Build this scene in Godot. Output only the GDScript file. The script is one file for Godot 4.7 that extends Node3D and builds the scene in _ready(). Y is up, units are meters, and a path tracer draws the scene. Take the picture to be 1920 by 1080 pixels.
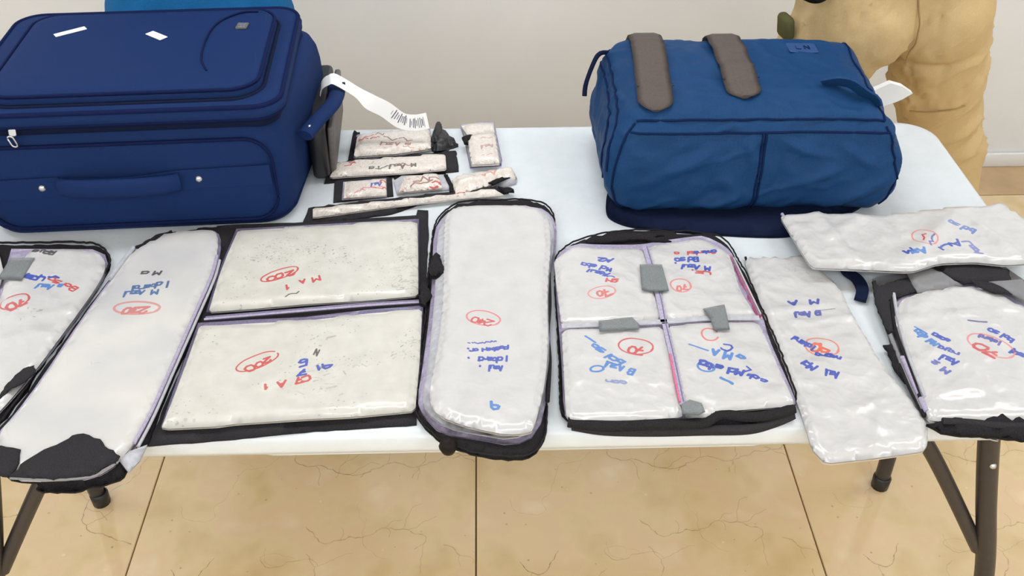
extends Node3D

const TABLE_Y := 0.74
var rng := RandomNumberGenerator.new()
var M := {}
var wob := FastNoiseLite.new()

# ---------------------------------------------------------------- mesh tools
# A Shape gathers triangles; a smooth group per triangle decides which edges stay sharp.
class Shape:
	var p := PackedVector3Array()
	var uv := PackedVector2Array()
	var g := PackedInt32Array()
	func tri(a: Vector3, b: Vector3, c: Vector3, group := 0, ua := Vector2.ZERO, ub := Vector2.ZERO, uc := Vector2.ZERO) -> void:
		p.append(a); p.append(b); p.append(c)
		uv.append(ua); uv.append(ub); uv.append(uc)
		g.append(group)
	func quad(a: Vector3, b: Vector3, c: Vector3, d: Vector3, group := 0) -> void:
		tri(a, b, c, group); tri(a, c, d, group)
	func join(o: Shape, t := Transform3D()) -> void:
		for i in o.p.size():
			p.append(t * o.p[i]); uv.append(o.uv[i])
		g.append_array(o.g)
	func mesh() -> ArrayMesh:
		var mid := Vector3.ZERO
		for q in p: mid += q
		mid /= maxf(1.0, p.size())
		var vol := 0.0
		for i in range(0, p.size(), 3):
			vol += (p[i] - mid).dot((p[i + 1] - mid).cross(p[i + 2] - mid))
		var st := SurfaceTool.new()
		st.begin(Mesh.PRIMITIVE_TRIANGLES)
		var order := [0, 2, 1] if vol > 0.0 else [0, 1, 2]
		for i in range(0, p.size(), 3):
			st.set_smooth_group(g[i / 3])
			for k in order:
				st.set_uv(uv[i + k]); st.set_uv2(uv[i + k])
				st.add_vertex(p[i + k])
		st.generate_normals()
		st.index()
		return st.commit()

func pv(a: Array) -> PackedVector2Array:
	var o := PackedVector2Array()
	for i in range(0, a.size(), 2):
		o.append(Vector2(a[i], a[i + 1]))
	return o

func bounds(o: PackedVector2Array) -> Rect2:
	var b := Rect2(o[0], Vector2.ZERO)
	for q in o: b = b.expand(q)
	return b

# closed smooth curve through the corners of an outline (corner_cut: share of each side that is rounded)
func soften(o: PackedVector2Array, times := 1, cut := 0.25) -> PackedVector2Array:
	for k in times:
		var n := PackedVector2Array()
		for i in o.size():
			var a := o[i]
			var b := o[(i + 1) % o.size()]
			n.append(a.lerp(b, cut)); n.append(a.lerp(b, 1.0 - cut))
		o = n
	return o

func resample(o: PackedVector2Array, step: float, rag := 0.0) -> PackedVector2Array:
	var n := PackedVector2Array()
	for i in o.size():
		var a := o[i]
		var b := o[(i + 1) % o.size()]
		var parts := maxi(1, roundi(a.distance_to(b) / step))
		for k in parts:
			var q := a.lerp(b, float(k) / parts)
			if rag > 0.0:
				q += Vector2(wob.get_noise_3d(q.x * 2300.0, q.y * 2300.0, 3.0) + 0.5 * wob.get_noise_3d(q.x * 500.0, q.y * 500.0, 9.0), wob.get_noise_3d(q.x * 2300.0, q.y * 2300.0, 71.0)) * rag * 1.2
			n.append(q)
	return n

func height_at(h, q: Vector2) -> float:
	return (h as Callable).call(q) if h is Callable else float(h)

# A soft sheet or filled bag: flat below, rounded at the rim, puffed and creased on top.
# o: rim in table metres (x, z); h: height of its underside above the table, a number or a function of the place
func slab(o: PackedVector2Array, h, thick: float, cell := 0.01, opt := {}) -> Shape:
	var rag: float = opt.get("rag", 0.0)
	var rim: float = opt.get("rim", minf(thick, 0.007))
	var crease: float = opt.get("crease", 0.0)
	var puff: float = opt.get("puff", 0.0)
	var seed_at: float = opt.get("seed", 0.0)
	var lines: Array = opt.get("lines", [])
	var bb := bounds(o)
	var edge := resample(o, cell, rag)
	var pts := edge.duplicate()
	var depth := PackedFloat32Array()
	for q in edge: depth.append(0.0)
	var nx := int(bb.size.x / cell) + 1
	var nz := int(bb.size.y / cell) + 1
	for k in nz:
		for i in nx:
			var q := bb.position + Vector2((i + 0.5 * (k % 2)) * cell, k * cell) + Vector2(rng.randf() - 0.5, rng.randf() - 0.5) * cell * 0.25
			if not Geometry2D.is_point_in_polygon(q, edge): continue
			var d := 9.0
			for e in edge.size():
				var a := edge[e]
				var ab := edge[(e + 1) % edge.size()] - a
				var t := clampf((q - a).dot(ab) / maxf(ab.length_squared(), 1e-12), 0.0, 1.0)
				d = minf(d, q.distance_squared_to(a + ab * t))
			d = sqrt(d)
			if d < cell * 0.45: continue
			pts.append(q); depth.append(d)
	var top := PackedVector3Array()
	var low := PackedVector3Array()
	var small := minf(bb.size.x, bb.size.y) * 0.5
	for i in pts.size():
		var q := pts[i]
		var d := depth[i]
		var base := TABLE_Y + height_at(h, q)
		var f := 1.0 - clampf(d / rim, 0.0, 1.0)
		var y := thick * (0.3 + 0.7 * sqrt(1.0 - f * f)) + puff * smoothstep(0.0, 1.0, d / small)
		if crease > 0.0:
			var along := wob.get_noise_3d(q.x * 90.0, q.y * 90.0, seed_at) * 0.05
			var c := 0.5 - minf(1.0, 3.2 * absf(wob.get_noise_3d((q.x + along) * 150.0, (q.y - along) * 330.0, seed_at)))
			c += 0.5 - minf(1.0, 3.2 * absf(wob.get_noise_3d((q.x - q.y + along) * 260.0, (q.y + q.x * 0.4) * 170.0, seed_at + 9.0)))
			y += crease * 0.55 * c * clampf(d / 0.012, 0.2, 1.0)
		for ln in lines:  # long folds: from, to, width, height
			var ab: Vector2 = ln[1] - ln[0]
			var t := clampf((q - ln[0]).dot(ab) / ab.length_squared(), 0.0, 1.0)
			var w := q.distance_to(ln[0] + ab * t) / float(ln[2])
			y += float(ln[3]) * exp(-w * w) * clampf(d / 0.01, 0.0, 1.0)
		top.append(Vector3(q.x, base + maxf(y, 0.0006), q.y))
		low.append(Vector3(q.x, base, q.y))
	var s := Shape.new()
	var ix := Geometry2D.triangulate_delaunay(pts)
	var n := edge.size()
	for k in range(0, ix.size(), 3):
		var a := ix[k]
		var b := ix[k + 1]
		var c := ix[k + 2]
		if not Geometry2D.is_point_in_polygon((pts[a] + pts[b] + pts[c]) / 3.0, edge): continue
		if (pts[b] - pts[a]).cross(pts[c] - pts[a]) < 0.0:
			var sw := b; b = c; c = sw
		var ua := (pts[a] - bb.position) / bb.size
		var ub := (pts[b] - bb.position) / bb.size
		var uc := (pts[c] - bb.position) / bb.size
		s.tri(top[a], top[b], top[c], 1, ua, ub, uc)
		s.tri(low[a], low[c], low[b], 2, ua, uc, ub)
	var turn := 0.0
	for i in n: turn += edge[i].cross(edge[(i + 1) % n])
	for i in n:
		var j := (i + 1) % n
		if turn < 0.0: s.quad(top[j], top[i], low[i], low[j], 1)
		else: s.quad(top[i], top[j], low[j], low[i], 1)
	return s

func round_rect(hx: float, hz: float, r: float, arc := 6) -> PackedVector2Array:
	var o := PackedVector2Array()
	r = maxf(minf(r, minf(hx, hz) - 0.0001), 0.0002)
	for q in 4:
		var c := Vector2([hx - r, -hx + r, -hx + r, hx - r][q], [hz - r, hz - r, -hz + r, -hz + r][q])
		for k in arc + 1:
			var t := (q + float(k) / arc) * PI / 2.0
			o.append(c + Vector2(cos(t), sin(t)) * r)
	return o

# a rounded rectangle carried up through a profile of (inset, y), closed at both ends
func loft(hx: float, hz: float, r: float, profile: Array, arc := 6, sides := 1) -> Shape:
	var s := Shape.new()
	var rings := []
	for f in profile:
		var ring := PackedVector3Array()
		var flat := round_rect(hx - f.x, hz - f.x, maxf(r - f.x * 0.7, 0.001), arc)
		for i in flat.size():
			for k in sides:
				var q := flat[i].lerp(flat[(i + 1) % flat.size()], float(k) / sides)
				ring.append(Vector3(q.x, f.y, q.y))
		rings.append(ring)
	for i in rings.size() - 1:
		for k in rings[i].size():
			var j: int = (k + 1) % rings[i].size()
			s.quad(rings[i][k], rings[i][j], rings[i + 1][j], rings[i + 1][k], 1)
	for e in [0, rings.size() - 1]:
		var mid := Vector3(0, profile[e].y, 0)
		for k in rings[e].size():
			var j: int = (k + 1) % rings[e].size()
			if e == 0: s.tri(mid, rings[e][j], rings[e][k], 2)
			else: s.tri(mid, rings[e][k], rings[e][j], 3)
	return s

# a box with rounded upright corners and chamfered rims, standing on y = 0
func block(size: Vector3, r := 0.004, b := 0.002) -> Shape:
	return loft(size.x / 2, size.z / 2, r, [Vector2(b, 0), Vector2(b * 0.3, b * 0.3), Vector2(0, b), Vector2(0, size.y - b), Vector2(b * 0.3, size.y - b * 0.3), Vector2(b, size.y)], 4)

func curve_points(pts: Array, step := 0.01) -> PackedVector3Array:
	var c := Curve3D.new()
	c.bake_interval = step
	for i in pts.size():
		var a: Vector3 = pts[maxi(i - 1, 0)]
		var b: Vector3 = pts[mini(i + 1, pts.size() - 1)]
		var t := (b - a) / 6.0
		c.add_point(pts[i], -t, t)
	return c.get_baked_points()

func tube(path: PackedVector3Array, r: float, sides := 8, closed := false, flat := 1.0, up := Vector3.UP) -> Shape:
	var s := Shape.new()
	var rings := []
	var n := path.size()
	for i in n:
		var a := path[(i - 1 + n) % n] if closed else path[maxi(i - 1, 0)]
		var b := path[(i + 1) % n] if closed else path[mini(i + 1, n - 1)]
		var t := (b - a).normalized()
		var u := up - t * up.dot(t)
		if u.length() < 0.05: u = Vector3.RIGHT - t * t.x
		u = u.normalized()
		var w := t.cross(u)
		var ring := PackedVector3Array()
		for k in sides:
			var q := TAU * k / sides
			ring.append(path[i] + (u * sin(q) * flat + w * cos(q)) * r)
		rings.append(ring)
	for i in (n if closed else n - 1):
		for k in sides:
			var j := (k + 1) % sides
			var nx: PackedVector3Array = rings[(i + 1) % n]
			s.quad(rings[i][k], rings[i][j], nx[j], nx[k], 1)
	if not closed:
		for k in sides:
			var j := (k + 1) % sides
			s.tri(path[0], rings[0][j], rings[0][k], 2)
			s.tri(path[n - 1], rings[n - 1][k], rings[n - 1][j], 3)
	return s

# a flat band with thickness along a path; side gives the direction of its width
func band(path: PackedVector3Array, width: float, thick: float, side, ends := 1.0) -> Shape:
	var s := Shape.new()
	var n := path.size()
	var rows := []
	for i in n:
		var t := (path[mini(i + 1, n - 1)] - path[maxi(i - 1, 0)]).normalized()
		var sd: Vector3 = (side as Callable).call(float(i) / (n - 1)) if side is Callable else side
		var w := (sd - t * sd.dot(t)).normalized()
		var up := t.cross(w).normalized()
		var k := 1.0
		if ends < 1.0: k = lerpf(ends, 1.0, clampf(minf(i, n - 1 - i) / 3.0, 0.0, 1.0))
		w *= width * 0.5 * k
		up *= thick * 0.5
		rows.append([path[i] - w - up, path[i] + w - up, path[i] + w + up, path[i] - w + up])
	var run := 0.0
	for i in n - 1:
		var step := path[i].distance_to(path[i + 1]) / maxf(width, 0.001)
		for k in 4:
			var j := (k + 1) % 4
			var a: Vector3 = rows[i][k]
			var b: Vector3 = rows[i][j]
			var c: Vector3 = rows[i + 1][j]
			var d: Vector3 = rows[i + 1][k]
			var ua := Vector2(run, 0.0 if k in [0, 3] else 1.0)
			var ub := Vector2(run, 0.0 if j in [0, 3] else 1.0)
			var uc := Vector2(run + step, ub.y)
			var ud := Vector2(run + step, ua.y)
			s.tri(a, b, c, k + 1, ua, ub, uc); s.tri(a, c, d, k + 1, ua, uc, ud)
		run += step
	s.quad(rows[0][3], rows[0][2], rows[0][1], rows[0][0], 6)
	s.quad(rows[n - 1][0], rows[n - 1][1], rows[n - 1][2], rows[n - 1][3], 7)
	return s

func lathe(profile: Array, seg := 20) -> Shape:  # profile of (radius, y)
	var s := Shape.new()
	for i in profile.size() - 1:
		for k in seg:
			var a := TAU * k / seg
			var b := TAU * (k + 1) / seg
			var p: Vector2 = profile[i]
			var q: Vector2 = profile[i + 1]
			var v := [Vector3(cos(a) * p.x, p.y, sin(a) * p.x), Vector3(cos(b) * p.x, p.y, sin(b) * p.x), Vector3(cos(b) * q.x, q.y, sin(b) * q.x), Vector3(cos(a) * q.x, q.y, sin(a) * q.x)]
			s.quad(v[0], v[1], v[2], v[3], 1)
	return s

# limbs: tapered capsules joined by a smooth minimum, meshed as surface nets
func flesh(bones: Array, cell: float, k := 0.03, keep = null) -> Shape:
	var lo := Vector3(99, 99, 99)
	var hi := -lo
	for b in bones:
		var r: float = maxf(b[2], b[3]) + cell * 3.0 + k
		for e in 2:
			lo = lo.min(b[e] - Vector3.ONE * r); hi = hi.max(b[e] + Vector3.ONE * r)
	var n := Vector3i(((hi - lo) / cell).ceil()) + Vector3i.ONE
	var d := PackedFloat32Array()
	d.resize(n.x * n.y * n.z)
	d.fill(9.0)
	for b in bones:
		var a: Vector3 = b[0]
		var ab: Vector3 = b[1] - a
		var ra: float = b[2]
		var rb: float = b[3]
		var sq: Vector3 = b[4] if b.size() > 4 else Vector3.ONE
		var reach: float = maxf(ra, rb) * maxf(1.0, maxf(sq.x, sq.z)) + k + cell * 2.0
		var f0 := Vector3i(((a.min(b[1]) - Vector3.ONE * reach - lo) / cell).floor()).max(Vector3i.ZERO)
		var f1 := Vector3i(((a.max(b[1]) + Vector3.ONE * reach - lo) / cell).ceil()).min(n - Vector3i.ONE)
		var inv := Vector3.ONE / sq
		var l2 := maxf((ab * inv).length_squared(), 1e-9)
		for z in range(f0.z, f1.z + 1):
			for y in range(f0.y, f1.y + 1):
				var row := (z * n.y + y) * n.x
				for x in range(f0.x, f1.x + 1):
					var q := (lo + Vector3(x, y, z) * cell - a) * inv
					var t := clampf(q.dot(ab * inv) / l2, 0.0, 1.0)
					var v := (q - ab * inv * t).length() - lerpf(ra, rb, t)
					var w := d[row + x]
					var h := maxf(k - absf(v - w), 0.0) / k
					d[row + x] = minf(v, w) - h * h * k * 0.25
	if keep is Callable:  # cut the field, for hems and cuffs
		for z in n.z:
			for y in n.y:
				for x in n.x:
					var i := (z * n.y + y) * n.x + x
					if d[i] < 0.1: d[i] = maxf(d[i], (keep as Callable).call(lo + Vector3(x, y, z) * cell))
	var vert := {}
	var pts := PackedVector3Array()
	var corner := [0, 1, n.x, n.x + 1, n.x * n.y, n.x * n.y + 1, n.x * n.y + n.x, n.x * n.y + n.x + 1]
	var off := [Vector3(0, 0, 0), Vector3(1, 0, 0), Vector3(0, 1, 0), Vector3(1, 1, 0), Vector3(0, 0, 1), Vector3(1, 0, 1), Vector3(0, 1, 1), Vector3(1, 1, 1)]
	var edges := [[0, 1], [2, 3], [4, 5], [6, 7], [0, 2], [1, 3], [4, 6], [5, 7], [0, 4], [1, 5], [2, 6], [3, 7]]
	for z in n.z - 1:
		for y in n.y - 1:
			for x in n.x - 1:
				var i := (z * n.y + y) * n.x + x
				if absf(d[i]) > cell * 2.5: continue
				var ins := 0
				for c in 8: if d[i + corner[c]] < 0.0: ins += 1
				if ins == 0 or ins == 8: continue
				var sum := Vector3.ZERO
				var cnt := 0
				for e in edges:
					var da := d[i + corner[e[0]]]
					var db := d[i + corner[e[1]]]
					if (da < 0.0) != (db < 0.0):
						sum += (off[e[0]] as Vector3).lerp(off[e[1]], da / (da - db)); cnt += 1
				vert[i] = pts.size()
				pts.append(lo + (Vector3(x, y, z) + sum / cnt) * cell)
	var s := Shape.new()
	var step := [1, n.x, n.x * n.y]
	for i in vert:
		for ax in 3:
			var u: int = step[(ax + 1) % 3]
			var w: int = step[(ax + 2) % 3]
			var far: int = i + step[ax]
			if far >= d.size() or (d[i] < 0.0) == (d[far] < 0.0): continue
			if not (vert.has(i - u) and vert.has(i - w) and vert.has(i - u - w)): continue
			var q := [pts[vert[i]], pts[vert[i - u]], pts[vert[i - u - w]], pts[vert[i - w]]]
			if d[i] < 0.0: s.quad(q[0], q[1], q[2], q[3], 1)
			else: s.quad(q[3], q[2], q[1], q[0], 1)
	return s

# ---------------------------------------------------------------- scene tools
func tag(o: Node, label: String, category := "", group := "", kind := "") -> void:
	if label: o.set_meta("label", label)
	if category: o.set_meta("category", category)
	if group: o.set_meta("group", group)
	if kind: o.set_meta("kind", kind)

func numbered(called: String, parent: Node) -> String:
	if not parent.has_node(called): return called
	var i := 1
	while parent.has_node("%s_%03d" % [called, i]): i += 1
	return "%s_%03d" % [called, i]

func thing(called: String, label: String, category: String, at: Vector3, group := "") -> Node3D:
	var o := Node3D.new()
	o.name = numbered(called, self)
	add_child(o, true)
	o.position = at
	tag(o, label, category, group)
	return o

# one named mesh under parent; world: its points are scene coordinates
func part(called: String, s, m: Material, parent: Node = self, world := true) -> MeshInstance3D:
	var o := MeshInstance3D.new()
	o.mesh = s.mesh() if s is Shape else s
	o.material_override = m
	o.name = numbered(called, parent)
	parent.add_child(o, true)
	if world and parent is Node3D and parent != self and parent.get_parent() == self:
		o.position = -parent.position
	return o

func structure(called: String, s, m: Material) -> MeshInstance3D:
	var o := part(called, s, m)
	o.set_meta("kind", "structure")
	return o

func moved(s: Shape, at: Vector3, turn := Vector3.ZERO) -> Shape:
	var o := Shape.new()
	o.join(s, Transform3D(Basis.from_euler(turn * PI / 180.0), at))
	return o

func fixed(o: PackedVector2Array) -> Vector3:
	var c := bounds(o).get_center()
	return Vector3(c.x, TABLE_Y, c.y)

# ---------------------------------------------------------------- materials
func c8(r: float, g: float, b: float) -> Color:
	return Color(r / 255.0, g / 255.0, b / 255.0)

func noise_tex(freq: float, a: Color, b: Color, seed_n := 1, octaves := 4, size := 256, kind := FastNoiseLite.TYPE_SIMPLEX_SMOOTH) -> NoiseTexture2D:
	var f := FastNoiseLite.new()
	f.noise_type = kind
	f.seed = seed_n
	f.frequency = freq
	f.fractal_octaves = octaves
	var g := Gradient.new()
	g.set_color(0, a); g.set_color(1, b)
	var t := NoiseTexture2D.new()
	t.width = size; t.height = size; t.seamless = true
	t.noise = f; t.color_ramp = g
	return t

func relief(freq: float, seed_n := 5, octaves := 3) -> NoiseTexture2D:
	return noise_tex(freq, Color.BLACK, Color.WHITE, seed_n, octaves)

func mat(called: String, a: Color, b: Color, tile: float, freq: float, rough: float, bump := 0.0, bump_freq := 0.05) -> StandardMaterial3D:
	var m := StandardMaterial3D.new()
	m.resource_name = called
	m.albedo_texture = noise_tex(freq, a, b, hash(called) % 1000)
	m.uv1_triplanar = true
	m.uv1_world_triplanar = true
	m.uv1_scale = Vector3.ONE / tile
	m.roughness = rough
	if rough > 0.68 or "nylon" in called or "leather" in called: m.metallic_specular = 0.2
	if bump > 0.0:
		m.heightmap_enabled = true
		m.heightmap_scale = bump
		m.heightmap_texture = relief(bump_freq)
		if "film" in called:  # plastic film: sharp little creases
			(m.heightmap_texture as NoiseTexture2D).noise.fractal_type = FastNoiseLite.FRACTAL_RIDGED
			m.clearcoat_enabled = true
			m.clearcoat = 0.5
			m.clearcoat_roughness = 0.12
	M[called] = m
	return m

func plain(called: String, c: Color, rough: float, metal := 0.0) -> StandardMaterial3D:
	var m := StandardMaterial3D.new()
	m.resource_name = called
	m.albedo_color = c
	m.roughness = rough
	m.metallic = metal
	M[called] = m
	return m

# ---------------------------------------------------------------- marker pen
const GLYPH := {
	"a": "46160403122242 4642", "b": "0902 05164645433202", "c": "45261604031242", "d": "4942 45160403123243", "e": "04444616040312 1242",
	"f": "49391802 0636", "g": "4616040312324446 46411000", "i": "0602 0808", "l": "0902", "m": "0602 05162522 25364542", "n": "0602 05264542",
	"o": "1605031232434536 3616", "p": "0600 05164645433203", "r": "0602 05163645", "s": "46160544433202", "t": "1913223243 0646", "u": "0603123243 4642",
	"v": "062246", "z": "06460242", "y": "060424 46433010", "j": "36311000", "A": "022942 1535", "B": "02093947350535443202", "C": "4839190704122243", "M": "0209254942",
	"L": "090242", "F": "0209 0949 0535", "R": "02093947350542", "N": "02094249", "P": "020939473505", "0": "190704123244473919", "1": "172922", "2": "071939470242", "3": "0949254543320203",
	"4": "39044449 3932", "6": "49190603123244351504", "7": "094922 1535", "9": "4635160719394742", ".": "2122", "-": "0545"}

class Ink:
	var im: Image
	var at: Vector2
	var res: float
	func _init(o: Rect2, per_metre := 1600.0) -> void:
		at = o.position
		res = per_metre
		im = Image.create(clampi(int(o.size.x * res), 8, 1400), clampi(int(o.size.y * res), 8, 1400), false, Image.FORMAT_RGBA8)
		im.fill(Color(1, 1, 1, 0))
	func dot(p: Vector2, r: float, c: Color) -> void:
		var q := (p - at) * res
		var w := r * res
		for y in range(maxi(0, int(q.y - w - 1)), mini(im.get_height(), int(q.y + w + 2))):
			for x in range(maxi(0, int(q.x - w - 1)), mini(im.get_width(), int(q.x + w + 2))):
				var k := clampf(w + 0.6 - Vector2(x + 0.5, y + 0.5).distance_to(q), 0.0, 1.0) * c.a
				var old := im.get_pixel(x, y)
				if k > old.a: im.set_pixel(x, y, Color(c.r, c.g, c.b, k))
				elif k > 0.3: im.set_pixel(x, y, old.lerp(Color(c.r, c.g, c.b, old.a), k * 0.5))
	func line(a: Vector2, b: Vector2, r: float, c: Color) -> void:
		var n := maxi(1, int(a.distance_to(b) * res / maxf(0.7, r * res * 0.7)))
		for i in n + 1: dot(a.lerp(b, float(i) / n), r, c)
	func ring(mid: Vector2, right: Vector2, up: Vector2, r: float, c: Color, from := 0.0, upto := 1.06) -> void:
		var last := Vector2.INF
		for i in 41:
			var t := TAU * lerpf(from, upto, i / 40.0)
			var p := mid + right * cos(t) * (1.0 + 0.05 * sin(t * 1.5)) + up * sin(t)
			if last != Vector2.INF: line(last, p, r, c)
			last = p
	func write(text: String, a: Vector2, b: Vector2, tall: float, r: float, c: Color, glyph: Dictionary) -> void:
		var right := (b - a) / maxf(1.0, text.length())
		var up := Vector2(right.y, -right.x).normalized() * tall
		var g := RandomNumberGenerator.new()
		g.seed = hash(text) + int(a.x * 1000.0)
		for i in text.length():
			var from := a + right * (i + g.randf_range(-0.12, 0.12)) + up * g.randf_range(-0.16, 0.16)
			var lean := right * g.randf_range(0.0, 0.35) / 9.0
			var big := g.randf_range(0.85, 1.25)
			for stroke in str(glyph.get(text[i], "")).split(" ", false):
				var last := Vector2.INF
				for k in range(0, stroke.length() - 1, 2):
					var p: Vector2 = from + right * (int(stroke[k]) / 5.0) * big + (up * big / 7.0 + lean) * (int(stroke[k + 1]) - 2) + right * g.randf_range(-0.06, 0.06)
					if last != Vector2.INF: line(last, p, r, c)
					last = p

const RED := Color(0.76, 0.13, 0.13, 0.85)
const BLUE := Color(0.1, 0.25, 0.66, 0.9)
const SKY_BLUE := Color(0.16, 0.45, 0.75, 0.85)
const BLACK := Color(0.12, 0.11, 0.12, 0.85)
const BROWN := Color(0.5, 0.2, 0.14, 0.8)

func w(k: Ink, text: String, a: Vector2, b: Vector2, tall: float, c: Color, r := 0.0017) -> void:
	k.write(text, a, b, tall, r * 1.15, c, GLYPH)

# oval drawn by hand: centre, the end of its long half-axis, half of its short axis
func oval(k: Ink, mid: Vector2, tip: Vector2, short: float, c: Color, r := 0.0014, from := 0.0, upto := 1.06) -> void:
	var right := tip - mid
	k.ring(mid, right, Vector2(-right.y, right.x).normalized() * short, r, c, from, upto)

func scribble(k: Ink, a: Vector2, b: Vector2, tall: float, c: Color, seed_n: int, r := 0.0016) -> void:
	var g := RandomNumberGenerator.new()
	g.seed = seed_n
	var n := maxi(4, int(a.distance_to(b) / tall * 2.4))
	var up := Vector2((b - a).y, -(b - a).x).normalized() * tall
	var last := a
	for i in range(1, n):
		if g.randf() < 0.16:
			last = a.lerp(b, float(i) / n); continue
		var p := a.lerp(b, float(i) / n + g.randf_range(-0.4, 0.4) / n) + up * g.randf_range(-0.5, 0.6)
		k.line(last, p, r, c); last = p

# specks and smears of dirt pressed into the film
func dirt(k: Ink, o: PackedVector2Array, count: int, c: Color, seed_n: int, longest := 0.012) -> void:
	var g := RandomNumberGenerator.new()
	g.seed = seed_n
	var bb := bounds(o)
	for i in count:
		var p := bb.position + bb.size * Vector2(g.randf(), g.randf())
		if wob.get_noise_3d(p.x * 160.0, p.y * 160.0, seed_n) < g.randf_range(-0.1, 0.45): continue
		var t := g.randf_range(-1.1, 0.6) if g.randf() < 0.6 else g.randf() * TAU
		var q := p + Vector2(cos(t), sin(t)) * g.randf() * longest
		k.line(p, q, g.randf_range(0.0003, 0.0011) * (2.2 if g.randf() < 0.08 else 1.0), Color(c.r, c.g, c.b, c.a * pow(g.randf(), 1.6)))

func inked(base: String, k: Ink) -> StandardMaterial3D:
	var m: StandardMaterial3D = M[base].duplicate()
	m.resource_name = base + " with marks"
	m.uv1_triplanar = true
	m.detail_enabled = true
	m.detail_blend_mode = BaseMaterial3D.BLEND_MODE_MIX
	m.detail_uv_layer = BaseMaterial3D.DETAIL_UV_2
	m.detail_albedo = ImageTexture.create_from_image(k.im)
	return m

# ---------------------------------------------------------------- the scene
func _ready() -> void:
	rng.seed = 7
	wob.seed = 3
	wob.frequency = 0.05
	wob.fractal_octaves = 2
	var cam := Camera3D.new()
	cam.name = "camera"
	cam.fov = 31.89
	cam.position = Vector3(0, 1.756, 1.408)
	cam.rotation_degrees = Vector3(-38, -1.55, 0)
	cam.near = 0.05
	add_child(cam)
	cam.current = true
	var we := WorldEnvironment.new()
	we.name = "world"
	var env := Environment.new()
	env.background_mode = Environment.BG_COLOR
	env.background_color = c8(120, 125, 130)
	env.tonemap_mode = Environment.TONE_MAPPER_LINEAR
	env.tonemap_exposure = 1.0
	env.sdfgi_enabled = true
	env.ssao_enabled = true
	env.ssil_enabled = true
	we.environment = env
	add_child(we)
	materials()
	ceiling_lights([-1.9, 0.0, 1.9], [-0.45, 2.2, 3.5, 4.8, 6.1], 1.38)
	room()
	table()
	suitcase()
	backpack()
	people()
	big_packets()
	right_packets()
	small_packets()

func ceiling_lights(xs: Array, zs: Array, power: float) -> void:
	var lamp := plain("lamp diffuser", Color.WHITE, 0.6)
	lamp.emission_enabled = true
	lamp.emission = Color(0.955, 0.97, 1.0)
	lamp.emission_energy_multiplier = 1.5
	var rim := plain("lamp rim", c8(225, 225, 222), 0.5)
	for n in 15:
		var p := Vector3(xs[n % 3], 2.7, zs[n / 3])
		var t := thing("ceiling_lamp", "%s oblong ceiling lamp in the %s row counted from the back wall" % [["left", "middle", "right"][n % 3], ["first", "second", "third", "fourth", "last"][n / 3]], "lamp", p, "oblong ceiling lamps with white rims")
		part("frame", moved(block(Vector3(1.24, 0.05, 0.64), 0.02, 0.006), Vector3(0, -0.05, 0)), rim, t)
		part("diffuser", moved(block(Vector3(1.16, 0.01, 0.56), 0.01, 0.003), Vector3(0, -0.056, 0)), lamp, t)
		for c in t.get_children(): (c as Node3D).position = Vector3.ZERO
		var l := AreaLight3D.new()
		l.name = "lamp_glow"
		l.area_size = Vector2(1.14, 0.54)
		l.area_normalize_energy = true
		l.light_color = Color(0.955, 0.97, 1.0)
		l.light_energy = power
		l.shadow_enabled = true
		l.area_range = 9.0
		l.area_attenuation = 2.0
		l.rotation_degrees = Vector3(-90, 0, 0)
		l.position = p + Vector3(0, -0.07, 0)
		add_child(l, true)

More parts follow.
